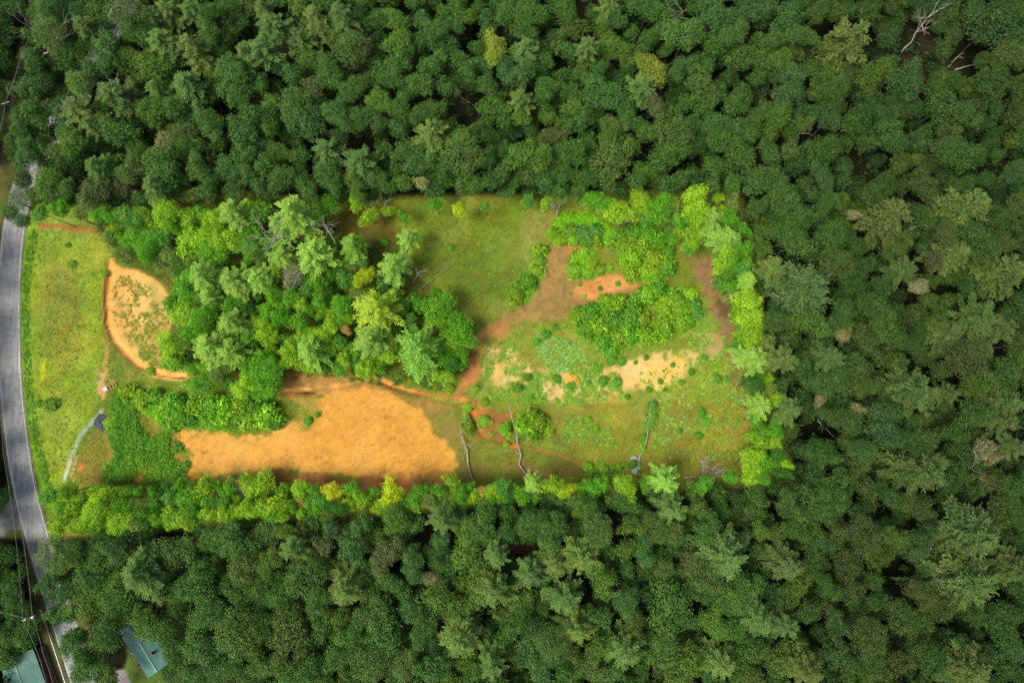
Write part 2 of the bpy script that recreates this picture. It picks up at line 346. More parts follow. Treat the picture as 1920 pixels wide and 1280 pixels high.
mp = n.new('ShaderNodeMapping'); mp.inputs['Scale'].default_value = (1.6, .12, 1); mp.inputs['Rotation'].default_value = (0, 0, .05)
n2 = n.new('ShaderNodeTexNoise'); n2.inputs['Scale'].default_value = 1.3; n2.inputs['Detail'].default_value = 5
l.new(tc.outputs['Object'], mp.inputs[0]); l.new(mp.outputs[0], n2.inputs[0]); l.new(tc.outputs['Object'], n1.inputs[0])
ad = n.new('ShaderNodeMath'); ad.operation = 'ADD'; l.new(n1.outputs[0], ad.inputs[0]); l.new(n2.outputs[0], ad.inputs[1])
cr = n.new('ShaderNodeValToRGB'); cr.color_ramp.elements[0].position = .35; cr.color_ramp.elements[0].color = L4(124, 124, 120)
mr_ = n.new('ShaderNodeMath'); mr_.operation = 'MULTIPLY'; mr_.inputs[1].default_value = .5; l.new(ad.outputs[0], mr_.inputs[0])
cr.color_ramp.elements[1].position = .66; cr.color_ramp.elements[1].color = L4(174, 174, 170)
l.new(mr_.outputs[0], cr.inputs[0]); l.new(cr.outputs[0], b.inputs['Base Color']); b.inputs['Roughness'].default_value = .9
bp = n.new('ShaderNodeBump'); bp.inputs['Strength'].default_value = .3; bp.inputs['Distance'].default_value = .03; l.new(n1.outputs[0], bp.inputs['Height']); l.new(bp.outputs[0], b.inputs['Normal'])
ribbon(RC, -2.7, 2.75, .04, 'road_shoulder', noise_mat('gravel_shoulder', L4(96, 98, 66), L4(150, 146, 128), 3, .95, .4, lo=.4, hi=.6))
ribbon(RC, -2.35, 2.35, .05, 'road', m_road)
ribbon(RC, -2.30, -2.18, .056, 'road_edge_line', M_WHITE)
ribbon(RC, 2.18, 2.30, .056, 'road_edge_line', M_WHITE)
def cracks():
    mb = MB()
    for k in range(60):
        i = random.randrange(20, len(RC)-30); p = RC[i]; o = random.uniform(-2, 1.4); q = [Vector((p.x+o+j*.35, p.y+random.uniform(-.12, .12)+j*.05, .058)) for j in range(random.randint(2, 6))]
        for a, c in zip(q, q[1:]): mb.quad(a, c, c+Vector((0, .05, 0)), a+Vector((0, .05, 0)))
    tag(mb.build('road_cracks', noise_mat('tar', L4(46, 46, 48), L4(60, 60, 62), 3)), kind='structure')
cracks()
exec_marker = True
# ------------------------------------------------------------------ foliage prototypes
def kites(Cn, N, size, rg, aspect=.62, along=None):
    n = len(Cn)
    N = N/np.linalg.norm(N, axis=1, keepdims=True)
    if along is None: along = rg.normal(size=(n, 3))
    U = along-(along*N).sum(1, keepdims=True)*N; U /= np.linalg.norm(U, axis=1, keepdims=True)+1e-9
    Vv = np.cross(N, U); s = np.asarray(size).reshape(-1, 1)
    a = Cn-U*s*.5; b = Cn+Vv*s*.5*aspect+U*s*.06; c = Cn+U*s*.5; d = Cn-Vv*s*.5*aspect+U*s*.06
    V = np.stack([a, b, c, d], 1).reshape(-1, 3)
    return V, np.arange(4*n).reshape(n, 4)
def sph(n, rg):
    v = rg.normal(size=(n, 3)); return v/np.linalg.norm(v, axis=1, keepdims=True)
def crown(seed, lobes, leaf, dens=1.0, flat=.78, rag=.18, core=True):
    """broadleaf crown of unit radius, centre at the origin"""
    rg = np.random.default_rng(seed); cs = []; rs = []
    asy = rg.uniform(.82, 1.12, 2); ph = rg.uniform(0, 6.28, 3)
    k = 0
    while len(cs) < lobes:
        d = sph(1, rg)[0]
        if d[2] < -.25: continue
        az = math.atan2(d[1], d[0])
        rr = (1-.5*rag+rag*.7*(math.sin(2*az+ph[0])+.7*math.sin(3*az+ph[1])+.5*math.sin(5*az+ph[2])))*rg.uniform(.60, .84)
        c = d*rr*np.array([asy[0], asy[1], flat]); r = rg.uniform(.13, .30)
        if any(np.linalg.norm(c-q) < .74*(r+p) for q, p in zip(cs, rs)) and k < 400: k += 1; continue
        k = 0; cs.append(c); rs.append(r)
    Vs = []; Fs = []; T = []; off = 0
    def put(P, N, s, t, **kw):
        nonlocal off
        v, f = kites(P, N, s, rg, **kw); Vs.append(v); Fs.append(f+off); off += len(v); T.append(t)
    for c, r in zip(cs, rs):
        lt = rg.uniform(.22, .8)
        n = int(dens*4.2*r*r/(leaf*leaf)*1.6)
        d = sph(n, rg); d = d[(d[:, 2] > -.45)]
        bump = 1+.22*np.sin(d[:, 0]*7+lt*20)*np.sin(d[:, 1]*7+lt*9)
        P = c+d*(r*rg.uniform(.55, 1.08, len(d))*bump)[:, None]
        N = d*.55+np.array([0, 0, .35])+rg.normal(size=d.shape)*.42
        put(P, N, leaf*rg.uniform(.6, 1.35, len(d)), np.clip(lt+rg.normal(0, .13, len(d)), 0, 1))
    if core:
        n = int(1100*dens); d = sph(n, rg); P = d*(rg.uniform(.2, .62, n)**.6)[:, None]*np.array([asy[0], asy[1], flat*.8])
        put(P, d+rg.normal(size=d.shape)*.5, leaf*rg.uniform(1.1, 2, n), rg.uniform(0, .3, n))  # inner leaves tinted darker: shade between the lobes put into their colour
    return np.concatenate(Vs), np.concatenate(Fs), np.concatenate(T)
def pine(seed, tiers=9, per=8, full=1.0, droop=.16, ht=1.9):
    """pine crown of unit radius seen as radiating plumes; base at z=-ht/2"""
    rg = np.random.default_rng(seed); P = []; N = []; A = []; S = []; T = []
    for t in range(tiers):
        u = (t+.5)/tiers; L = (1-u)**.62*1.02+.05; z0 = -ht*.5+ht*u
        nb = max(4, int(per*(1-.4*u)))
        a0 = rg.uniform(0, 6.28)
        for k in range(nb):
            if rg.random() < .10: continue
            az = a0+6.283*k/nb+rg.normal(0, .16); l_ = L*rg.uniform(.66, 1.15); rise = .22*u+rg.normal(0, .05)
            dirv = np.array([math.cos(az), math.sin(az), 0]); sid = np.array([-math.sin(az), math.cos(az), 0]); lt = rg.uniform(.3, .75)
            steps = max(4, int(l_/.06))
            curve = rg.normal(0, .14)
            for s in range(steps):
                q = .10+.90*(s+rg.random())/steps; r = q*l_
                c = dirv*r+sid*curve*r*q+np.array([0, 0, z0+rise*r-droop*q*q*l_])
                wl = .05+.22*l_*(1-q)**.7*min(1, q*3.5)+.03
                for sgn in (-1, 1):
                    m = 2+int(wl/.045*full)
                    for j in range(m):
                        v = (j+rg.random())/m
                        dd = sid*sgn*(.75)+dirv*(.75)
                        P.append(c+dd*wl*v+rg.normal(0, .012, 3)+np.array([0, 0, rg.normal(0, .02)]))
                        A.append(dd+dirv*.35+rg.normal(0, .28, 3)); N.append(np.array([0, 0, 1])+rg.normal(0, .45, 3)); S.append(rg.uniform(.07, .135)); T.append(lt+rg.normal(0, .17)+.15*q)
    v, f = kites(np.array(P), np.array(N), np.array(S), rg, aspect=.34, along=np.array(A))
    return v, f, np.clip(np.array(T), 0, 1)
def proto(name, vft, mat): v, f, t = vft; return mesh_np(name, v, f, mat, {'tint': ('FACE', t)})
print('protos')
BIGD = [crown(100+i, 50+4*i, .060, flat=random.uniform(.62, .95), rag=random.uniform(.22, .48)) for i in range(8)]
SMLD = [crown(200+i, 28+4*i, .080, flat=random.uniform(.7, 1.05), rag=random.uniform(.18, .46)) for i in range(6)]
BIG = [proto('broadleaf_crown', d, M_LEAF) for d in BIGD]; SML = [proto('small_crown', d, M_LEAF) for d in SMLD]
PIN = [proto('pine_crown', pine(300+i, 8+i % 4, 7+i % 4, droop=.08+.05*(i % 3), ht=1.5+.15*i), M_NEEDLE) for i in range(7)]
FIN = [proto('fine_crown', crown(400+i, 60, .05, dens=.8, flat=.8, rag=.08), M_NEEDLE) for i in range(3)]   # feathery rounded pines
BSHD = [crown(500+i, 30, .115, dens=.95, flat=.7, rag=.34) for i in range(4)]
BSH = [proto('shrub_foliage', d, M_LEAF) for d in BSHD]
def trunk_proto(seed, conifer=False):
    rg = random.Random(seed); mb = MB()
    top = 1.25 if conifer else 1.0
    mb.tube([(0, 0, -.01), (rg.uniform(-.03, .03), 0, .35), (rg.uniform(-.05, .05), rg.uniform(-.04, .04), .7), (0, 0, top)], [.062, .05, .036, .008], 7)
    for k in range(7 if not conifer else 10):
        a = rg.uniform(0, 6.28); z = rg.uniform(.62, .95); L = rg.uniform(.25, .45)
        mb.tube([(0, 0, z), (math.cos(a)*L*.5, math.sin(a)*L*.5, z+.06), (math.cos(a)*L, math.sin(a)*L, z+(.16 if not conifer else .02))], [.024, .015, .005], 5)
    return mb.mesh('trunk', M_BARK, True)
TRK = [trunk_proto(i) for i in range(4)]; TRKP = [trunk_proto(9+i, True) for i in range(2)]
# ------------------------------------------------------------------ tree survey (x y r code, in 3x tile coordinates)
S = {}
S[(0, 0)] = """30 50 95 d;30 200 95 d;15 340 90 d;110 20 70 d;10 470 60 d;0 130 80 d
280 40 80 b;240 130 70 g;270 200 95 m;440 60 90 b;470 150 90 p;560 50 70 g;690 80 110 m;830 80 70 p;940 60 80 p;1060 50 90 p;1180 60 80 g;1290 40 80 g;1400 40 70 o
790 190 100 g;620 220 75 b;500 260 80 y;410 300 60 g;930 220 90 p;1070 290 110 q;1160 170 80 g;1210 260 80 g;1300 180 70 y;1400 280 90 p
190 320 75 b;350 340 80 b;240 400 60 d;600 340 80 b;740 340 90 y;870 390 85 y;1210 400 80 y;1300 380 80 b
210 490 95 b;450 470 85 y;560 440 50 n;650 530 125 P;900 510 80 p;1060 490 100 P;1180 550 80 o;1320 540 100 g;1410 640 70 g
80 500 55 n;130 650 70 g;220 680 70 g;300 610 80 b;440 620 95 q;590 590 60 g;520 700 60 p;860 620 100 y;980 620 80 g;1110 600 60 P;1180 700 100 g;1350 740 100 b
100 760 80 y;400 780 90 y;250 760 60 o;330 860 70 o;660 760 100 g;780 840 80 g;920 790 62 f;1030 740 80 o;1060 840 90 g;1180 860 70 d;1380 860 70 g
150 880 100 b;80 840 60 g;450 880 70 g;420 950 90 d;560 940 90 p;740 940 80 o;920 930 120 g;1120 950 80 g;1290 940 90 b;1400 990 60 g
280 1030 90 y;190 1090 50 y;100 1140 75 m;130 1010 70 d;380 1060 60 g;520 1080 105 n;690 1060 60 n;850 1040 90 p;1000 1070 90 g;1170 1070 70 g;1330 1080 80 o
580 1210 80 g;720 1220 80 b;940 1200 90 y;1060 1230 60 y;1230 1230 90 y;1290 1200 80 p;340 1180 60 g;230 1195 50 b;470 1180 60 o"""
S[(0, 1)] = """225 75 70 g;216 210 70 g;190 350 70 g;150 480 55 o;165 600 60 g;120 730 60 b;180 860 60 g;110 935 45 g;60 1195 60 g;130 1240 50 g"""
S[(480, 0)] = """40 60 60 p;110 150 95 P;220 220 100 p;330 130 100 q;240 40 70 y;490 100 90 P;30 280 100 P;560 280 115 m;600 60 60 d;700 100 90 g;810 120 80 y;930 110 75 b;880 10 60 g;1140 30 80 g;1000 170 80 g;1040 230 90 b;800 240 90 y;1000 370 80 g;820 350 90 g;680 300 70 d
1140 160 40 g;1300 100 60 b;1400 90 80 g;1360 260 90 Y;1250 270 50 g;1400 400 90 b;1190 400 65 g;1300 480 70 g;1070 490 70 g;920 470 80 g;760 460 80 g;640 460 70 y;560 500 80 g;400 400 80 g;200 420 70 b;320 330 80 g;320 490 70 n;30 480 60 g
220 590 110 g;300 700 110 b;80 680 90 y;120 860 80 y;50 920 70 g;140 1010 80 g;260 1040 90 g;20 1050 60 g;450 640 90 g;580 660 90 g;700 560 80 y;690 700 60 g;820 620 80 g;960 620 100 g;800 720 70 g;470 770 60 d
400 850 110 P;570 910 120 P;990 760 100 q;860 830 90 g;900 930 90 b;1180 870 120 m;1140 780 70 y;410 980 90 g;560 1060 80 y;700 1020 80 g;830 1030 60 y;930 1030 50 f;1240 1040 60 g;1300 900 70 g;1390 960 60 o;1410 830 50 g;1310 770 60 d;1400 680 60 g;250 870 60 g
200 1210 130 p;410 1150 70 g;640 1215 55 y;740 1190 45 y;830 1220 40 g;1010 1150 50 g;1150 1180 55 Y;1290 1160 35 g;20 1200 70 g;580 1140 60 y;110 1250 70 p"""
S[(960, 0)] = """100 60 90 g;60 170 90 g;80 280 100 P;300 50 80 g;340 150 90 o;560 20 80 p;580 120 80 b;760 60 110 g;410 260 80 p;560 280 90 y;760 220 80 g;980 200 130 g;1130 80 90 b;1330 60 90 b;1280 180 80 g;1300 330 100 g;1400 230 60 g;950 380 90 b;720 480 90 p;790 380 95 Y;520 540 115 b;330 520 85 g;180 500 80 g;50 560 80 p;60 420 80 b;160 400 60 d;480 380 60 g
200 650 70 y;50 660 60 y;230 760 80 n;390 690 80 b;590 700 80 o;700 700 60 g;800 600 80 n;1060 480 90 o;1080 600 90 g;1270 560 110 g;1400 620 80 g;1150 690 80 b;900 770 120 o;870 890 110 g;1190 800 90 g;1280 890 110 g;80 860 110 y;100 990 70 o;330 850 100 g;260 960 80 g;440 1000 60 g;560 900 120 o;700 1020 60 g;950 1010 70 g;1130 1040 60 o;1380 1020 100 g;1370 1180 80 g;1340 760 60 g
90 1130 45 b;190 1150 40 y;480 1130 80 g;590 1200 90 y;720 1140 80 y;830 1180 90 g;1030 1160 110 y;950 1230 70 g;1130 1240 80 p;1240 1150 60 o;1240 1240 60 g"""
S[(1440, 0)] = """110 100 110 b;280 60 80 g;200 200 90 g;80 340 80 y;430 240 170 q;560 60 90 g;670 220 70 b;30 230 60 g;120 520 110 b;400 510 90 g;600 440 110 y;790 460 110 b;690 360 60 g;1260 160 150 b;1360 50 90 g;1400 300 100 o;1270 470 120 g;1390 480 90 g;990 600 130 g;1100 640 80 g;640 640 80 b;480 680 100 g;340 680 80 b;200 700 60 y;60 650 90 y;300 850 120 g;310 990 90 b;700 780 110 g;740 920 90 y;1000 800 110 o;1080 880 130 g;620 1060 110 g;860 1040 100 o;1060 1040 80 g;1090 1180 150 q;700 1200 140 q;480 1210 40 f;60 1040 80 b;120 1140 100 g;330 1140 80 g;180 1230 90 g;1380 960 80 b;1400 1160 90 o;1290 870 50 g;1300 1240 80 g;950 470 70 y;1040 70 50 y"""
S[(0, 427)] = """770 50 80 g;625 70 60 o;700 150 80 o;830 130 80 g;900 60 80 b;1080 50 100 y;1180 50 100 y;1290 60 110 y;1400 100 80 b;960 160 60 o;1180 140 90 g;1130 280 100 p;1310 290 110 p;1030 330 80 g;980 420 70 g;1400 260 60 p;1170 400 70 p;1300 530 90 p;1150 520 100 g;1050 480 80 y;1080 600 70 g;970 680 90 y;1190 680 110 p;1300 700 110 p;1400 640 80 g;980 760 70 g;1150 880 80 g;1390 870 90 y;1240 800 80 o;1380 460 60 d;1400 780 70 g
720 920 50 s;790 960 60 s;870 950 60 t;930 1000 60 s;1000 980 70 t;1010 1060 60 s;1100 1000 70 s;1180 1000 80 t;1270 1010 80 s;1350 1000 80 s;1430 1020 80 t;1250 1090 60 s;1400 1080 70 s;1190 1100 50 t;1060 1080 50 t;1330 1080 55 t;960 1090 50 t
210 990 28 t;280 996 42 t;608 1096 32 s;840 805 28 s;585 258 25 s;402 200 22 t;380 98 16 t;1040 880 30 s;1090 880 35 t"""
S[(480, 427)] = """170 30 60 p;330 150 110 p;540 110 90 P;130 160 70 p;220 260 80 n;840 60 70 p;770 230 110 p;610 280 75 Y;500 290 70 b;350 310 60 g;20 290 80 p;100 370 80 g;190 400 60 g;490 440 80 g;410 490 50 y;670 470 130 q;640 620 100 p;120 500 90 g;240 530 70 g;370 590 90 y;500 570 35 f;300 690 90 p;230 750 60 y;60 590 80 y;60 780 90 g;110 860 70 g;30 870 80 g;400 680 70 y;560 690 70 g;620 800 60 y;700 770 50 g;920 700 165 P;800 460 80 g;920 430 60 g;1020 440 90 g;1010 520 70 y;1150 570 90 g;1120 640 80 y;1150 700 60 g;1020 370 50 g;1070 740 60 g;720 80 26 t;1090 110 24 t;980 290 20 t;640 560 60 d;730 350 60 d;410 100 55 g
1085 900 35 s;50 1050 95 s;110 1090 55 t;20 980 60 t;1190 1010 30 s;1190 1120 40 s;1180 1080 34 s;1280 1090 36 s;1285 980 26 s;1235 905 26 s;1400 1130 45 s;290 1085 24 t;345 1050 18 t;1325 1160 16 s;1410 1220 20 s"""
S[(960, 427)] = """640 100 60 s;740 110 70 s;800 180 70 s;830 60 75 t;760 30 60 t;870 220 60 t;670 265 52 s;690 30 60 t;880 130 50 t;680 170 60 s;780 250 50 s
400 140 42 s;350 240 45 s;450 200 46 s;500 235 38 s;545 225 28 s;420 250 36 s
165 120 45 s;155 180 36 t;140 240 45 s;95 300 48 t;50 330 45 t;30 390 45 s
820 350 70 t;750 380 70 s;690 430 70 t;600 420 60 s;530 405 45 s;880 410 60 s;935 390 50 t;960 460 60 s;860 470 60 s;1000 370 46 s;360 480 50 s;440 480 60 t;420 560 60 t;500 560 70 s;580 520 70 t;660 510 70 t;740 510 60 s;520 640 60 t;600 620 60 s;680 610 60 t;760 610 70 s;870 575 60 s;950 540 50 s;560 690 42 t;640 570 60 s;1040 480 45 u;1030 430 40 u;1000 520 45 t
240 30 45 s;280 70 40 s;330 20 50 t;400 30 55 u;340 70 40 s;480 75 42 s;550 80 40 s;470 20 50 u;410 80 40 t;600 40 40 t
1010 40 90 y;1000 100 60 g;1200 60 90 p;1200 170 110 y;1280 120 80 g;1220 240 70 g;1180 320 55 b;1250 340 55 g;1330 290 50 p;1340 430 100 y;1300 500 70 y;1340 590 90 y;1290 650 70 g;1330 720 70 p;1400 740 80 p;1350 880 80 d;1410 1010 80 p;1370 1080 50 g;1390 1230 70 y
110 1050 55 s;150 1090 60 s;80 1130 60 s;130 1160 45 t;60 1090 40 t;790 1000 32 t;785 1060 34 t;770 1110 36 t;740 1180 24 t;735 1240 26 s;430 1080 26 s;470 1130 24 s;1070 1040 26 t;1090 1090 26 t;495 340 16 t;595 315 18 t;325 370 12 s;380 318 15 s;408 382 12 s;210 1150 36 s
190 600 30 t;240 560 24 t;510 860 34 t;590 870 34 t;755 730 18 t;695 757 14 t;905 772 16 t;1085 728 18 t;835 865 18 t;955 870 22 t;1010 810 22 t;770 910 20 t;860 910 14 t;250 850 28 t;330 890 30 t;430 870 20 t;100 960 30 t;30 900 36 t;90 840 26 t;650 950 18 t;1160 850 26 t;1050 1170 24 t;945 1140 16 t;1210 850 22 t;140 640 26 t;480 790 30 t;560 745 30 t;620 750 26 t"""
S[(1440, 427)] = """120 60 120 g;330 60 110 g;40 230 90 q;390 190 100 m;220 340 170 P;540 210 80 g;720 110 100 y;760 240 110 P;850 330 60 f;1000 50 80 o;1060 160 110 q;1180 60 120 g;1290 70 90 y;930 190 60 n;1330 260 150 q;1130 340 70 g;230 530 110 y;410 480 90 g;610 430 90 g;640 550 110 y;420 590 62 f;820 480 70 o;940 520 80 y;1180 480 120 p;1010 590 90 p;1260 590 120 p;1400 660 90 o;1090 750 130 m;90 740 80 q;190 760 70 g;50 530 80 g;570 670 70 b;350 720 80 p;480 810 100 g;370 870 100 g;560 880 80 y;710 750 70 y;800 660 80 g;820 900 150 p;1010 930 70 p;1180 880 110 y;1340 820 100 g;1350 980 100 p;1150 1040 110 g;1320 1100 110 p;1210 1240 66 f;130 1040 80 p;190 960 70 d;290 970 40 f;440 1080 90 g;500 1020 45 f;640 1130 110 b;780 1160 90 b;900 1180 70 o;1000 1150 60 g;300 1240 110 g;850 1260 90 g;520 1250 80 g;1400 1220 80 p;60 640 60 d"""
S[(0, 853)] = """280 230 55 b;400 200 60 y;590 230 70 y;540 330 80 y;320 390 60 y;420 310 60 y;690 280 75 g;680 370 80 y;790 340 70 g;860 270 50 g;960 350 65 y;1030 250 60 g;1150 190 70 y;1090 330 60 g;1190 340 55 y;1290 200 60 g;1250 280 45 b;1320 320 50 y;1420 160 70 y;1390 310 60 y;420 410 55 y;560 400 60 y;780 390 50 o;1050 360 50 y;520 200 40 g;610 160 35 d;350 300 50 g
320 560 110 m;290 700 75 g;325 625 66 g;372 775 62 b;390 891 62 g;420 1011 72 g;470 1131 72 g;550 550 90 g;440 570 60 y;660 520 80 b;740 530 70 o;980 530 125 o;650 600 50 d;800 680 120 p;510 690 100 g;700 760 90 y;1130 700 130 g;1040 760 70 b;900 800 70 p;330 790 60 g;500 830 110 y;690 850 100 g;320 900 60 g;600 1000 120 g;560 1090 90 y;420 1050 80 b;510 1200 100 b;850 960 100 y;960 900 60 y;1100 1000 120 g;945 1040 62 g;1180 1120 120 b;1190 900 90 g;1350 1000 140 m;1300 1180 80 g;1330 500 110 g;1200 480 80 g;1380 620 100 o;1340 760 90 g;1000 1120 90 g;960 1230 60 g;1100 1250 80 g;1400 1230 70 o;1150 840 80 g;840 845 26 f;60 560 70 d;60 700 80 g;70 790 80 b;30 880 60 g;180 950 60 g;60 1010 80 g;40 1150 70 g;150 860 50 d;10 230 60 d;450 1230 60 g;980 760 60 g;140 640 40 d"""
S[(480, 853)] = """30 170 80 y;30 290 70 y;120 270 70 y;240 200 50 y;240 275 32 f;430 215 76 Y;320 210 55 g;540 200 55 g;600 250 60 y;760 220 85 Y;690 285 50 y;940 200 60 g;1100 160 70 y;1140 240 50 g;1050 275 55 o;880 255 55 g;1270 200 35 f;1390 180 50 b;1190 200 40 g;330 320 50 g;510 290 50 y;160 340 50 y;1310 250 40 g
60 450 80 o;170 430 60 y;250 440 70 o;420 410 60 b;380 510 60 n;180 530 80 p;80 590 80 y;530 500 90 b;600 380 70 g;770 370 80 y;890 380 70 g;1050 360 90 p;1270 350 100 g;1190 490 110 y;1410 440 60 b;720 560 95 n;890 560 80 b;880 640 90 b;1000 560 80 g;980 690 45 f;280 690 120 m;490 730 110 q;140 800 80 g;30 740 80 g;30 960 70 g;190 960 120 o;370 970 70 g;360 820 90 g;450 900 90 y;650 900 110 o;760 720 60 g;860 860 80 b;700 980 130 g;550 1000 80 g;1090 850 130 y;1150 1010 150 q;1290 700 110 y;1340 790 110 q;1400 900 70 o;1360 560 70 p;930 990 80 g;450 1130 90 g;250 1130 60 n;120 1180 90 o;260 1220 110 g;640 1190 110 m;830 1180 80 o;990 1190 110 b;1180 1150 70 y;1340 1180 90 p;1410 1010 70 g;30 1190 60 g"""
S[(960, 853)] = """60 210 60 g;130 175 60 p;230 170 80 y;320 195 45 Y;400 190 55 g;640 170 80 y;750 150 50 g;870 140 80 p;1080 165 55 g;1230 120 45 g;1350 50 80 y;1420 40 70 g;1330 140 55 y;500 175 55 g;680 50 30 t;430 70 34 s;520 80 32 s;600 70 30 s;1400 120 50 g;470 130 34 t
120 370 80 g;390 300 80 y;620 270 90 g;910 310 90 p;1050 300 70 o;1380 270 80 g;210 430 110 g;500 430 90 m;660 380 80 y;780 360 60 o;880 450 80 o;1080 420 100 g;1290 360 80 d;1400 430 60 y;1290 490 60 b;380 560 110 q;240 600 100 q;100 680 90 P;640 520 75 y;750 530 80 b;920 540 60 g;1200 570 130 P;1000 600 70 n;860 640 60 o;1080 680 100 m;510 700 110 y;310 790 120 P;900 840 150 g;1130 930 90 y;1300 730 110 g;1240 820 90 g;1110 800 60 b;640 840 80 b;500 910 70 g;680 920 90 o;220 780 60 n;60 830 90 y;40 920 80 g;350 980 110 q;220 1040 100 m;100 1090 120 b;170 1180 90 b;470 1080 80 y;620 1110 110 p;1390 920 110 P;850 1080 90 o;980 1180 110 y;1180 1160 90 p;1330 1130 90 g;1250 980 80 g;430 1190 100 o;570 1220 80 b;1350 1240 70 y;290 1240 60 g;1010 760 60 g"""
S[(1440, 853)] = """280 40 80 g;500 30 90 o;830 90 150 p;950 30 80 p;1230 130 46 f;1260 10 56 f;370 170 110 g;250 280 120 g;400 260 80 g;100 290 100 g;40 430 70 y;160 400 80 g;530 450 120 m;400 440 70 o;690 230 60 g;850 290 100 o;730 470 80 y;860 460 90 b;760 520 70 b;1150 420 160 P;1330 250 110 o;1400 160 90 g;1400 340 80 g;600 570 90 y;110 620 110 P;260 620 80 g;440 620 90 o;330 730 80 g;600 700 60 g;480 760 70 o;150 750 90 y;1120 700 180 p;870 770 80 o;1000 830 90 o;1180 900 100 g;1310 970 110 g;740 900 110 o;850 960 90 y;600 820 60 g;70 960 110 P;230 880 70 g;330 840 70 o;380 950 90 b;560 1020 110 m;120 1120 100 y;390 1120 100 b;570 1180 80 g;730 1160 80 o;900 1130 100 g;1100 1080 90 b;1140 1210 120 p;1400 1100 80 b;1390 640 90 p;1400 880 60 d;1340 560 70 p;200 1210 110 q;1100 120 60 g;0 60 60 y"""
GAPS = [(873, 67, 28), (870, 200, 38), (680, 266, 28), (543, 310, 14), (500, 147, 14), (613, 233, 14), (1307, 307, 26), (1203, 293, 18), (1053, 127, 18), (1347, 143, 14), (1250, 163, 14), (1715, 90, 42), (1800, 115, 30), (1533, 804, 30), (1707, 570, 18), (1773, 545, 16), (1683, 1080, 34), (1773, 1163, 26), (1653, 956, 20), (1885, 1133, 22), (1870, 300, 26), (1610, 310, 26), (1467, 305, 16), (975, 1035, 26), (1130, 1175, 16), (1213, 1146, 18), (1243, 1026, 12), (670, 1053, 16), (540, 1066, 14), (587, 1153, 16), (900, 1160, 22), (787, 1270, 16), (797, 998, 18), (365, 210, 10), (430, 215, 16), (225, 340, 14), (263, 1145, 10), (1480, 880, 14), (1390, 20, 10)]
COLS = {'g': (82, 128, 52), 'b': (78, 126, 66), 'y': (106, 144, 50), 'o': (98, 124, 58), 'd': (56, 92, 38), 'Y': (142, 162, 52), 'f': (172, 174, 110), 'n': (112, 116, 74),
        'p': (104, 134, 68), 'q': (116, 138, 66), 'P': (96, 130, 70), 'm': (96, 122, 60)}
COLI = {'g': (112, 178, 40), 'b': (112, 174, 62), 'y': (158, 204, 44), 'o': (128, 156, 66), 'd': (72, 132, 38), 'Y': (202, 216, 40), 'f': (214, 180, 96), 'n': (150, 160, 106),
        'p': (138, 182, 70), 'q': (166, 192, 56), 'P': (124, 176, 62), 'm': (116, 160, 68), 's': (152, 200, 44), 't': (118, 178, 44), 'u': (112, 184, 70)}
for _k in COLS:
    if _k not in 'fY': COLS[_k] = (COLS[_k][0]+4, COLS[_k][1], COLS[_k][2]*.95); COLS[_k] = tuple(v*.62+m*.38 for v, m in zip(COLS[_k], (86, 125, 52)))
TONE = {'g': 'mid green', 'b': 'cool blue green', 'y': 'yellow green', 'o': 'olive green', 'd': 'dark green', 'Y': 'bright yellow', 'f': 'cream flecked', 'n': 'grey brown thin', 'p': 'pale green', 'q': 'straw tinted', 'P': 'grey green', 'm': 'feathery olive'}
TONEI = dict(TONE, g='vivid green', y='lime green', d='deep green', p='soft green', s='lime', t='leafy green', u='bluish green', f='yellow speckled')
LAND = [('the tarp by the gravel track', 187, 792), ('the orange dirt pad', 600, 830), ('the curved orange cut bank', 215, 600), ('the pair of round field shrubs', 84, 760), ('the grassy meadow', 900, 480), ('the brown dirt track', 1030, 540), ('the bare dead tree above the meadow', 1047, 385), ('the straw covered slope', 1210, 700),
        ('the big spreading pine', 787, 660), ('the tangled dead limbs', 545, 430), ('the bare dead tree at the lower lot edge', 1318, 870), ('the utility pole', 50, 1160), ('the green roofed house', 285, 1215), ('the road junction', 30, 975), ('the white dead snag at the upper right', 1725, 55),
        ('the fallen white logs', 1805, 115), ('the bright yellow crown in the upper woods', 1222, 127), ('the feathery round crown', 667, 93), ('the big grey green pine', 1513, 540), ('the largest straw tinted pine', 1583, 80), ('the round lime crown', 844, 1136), ('the feathery crown by the lower left woods', 450, 1186), ('the dark forest opening', 872, 200),
        ('the cream flecked tree', 307, 263), ('the upper road bend', 30, 380), ('the black gap in the woods', 1690, 1080), ('the brown opening below the lot', 975, 1035), ('the huge pale pine', 1813, 1086), ('the starry grey pine', 1063, 1116), ('the broad oak like crown', 1260, 1133), ('the dry logs in the gap', 1540, 805),
        ('the dead trunk in the lower field', 885, 860), ('the red soil patch', 1388, 780), ('the leaf covered fallen trunk', 1215, 800), ('the lot corner thicket', 1190, 470), ('the grey pine pair', 640, 300), ('the starry pine in the upper left woods', 217, 177), ('the top right corner', 1900, 10), ('the bottom right corner', 1900, 1265),
        ('the top edge centre', 960, 5), ('the bottom edge centre', 960, 1275), ('the right edge centre', 1910, 640), ('the yellow crowned tree over the pad', 628, 930), ('the bare grey trunk beside the road woods', 103, 85), ('the crooked white limb', 1487, 275), ('the pale pine at the right edge', 1885, 515), ('the pale pine above the right edge', 1805, 395)]
used_labels = {}
SIZES = ['tiny', 'small', 'medium', 'broad', 'very broad']
def direction(dx, dy):
    a = math.degrees(math.atan2(-dy, dx)) % 360
    return ['right of', 'up and right from', 'above', 'up and left from', 'left of', 'down and left from', 'below', 'down and right from'][int((a+22.5)//45) % 8]
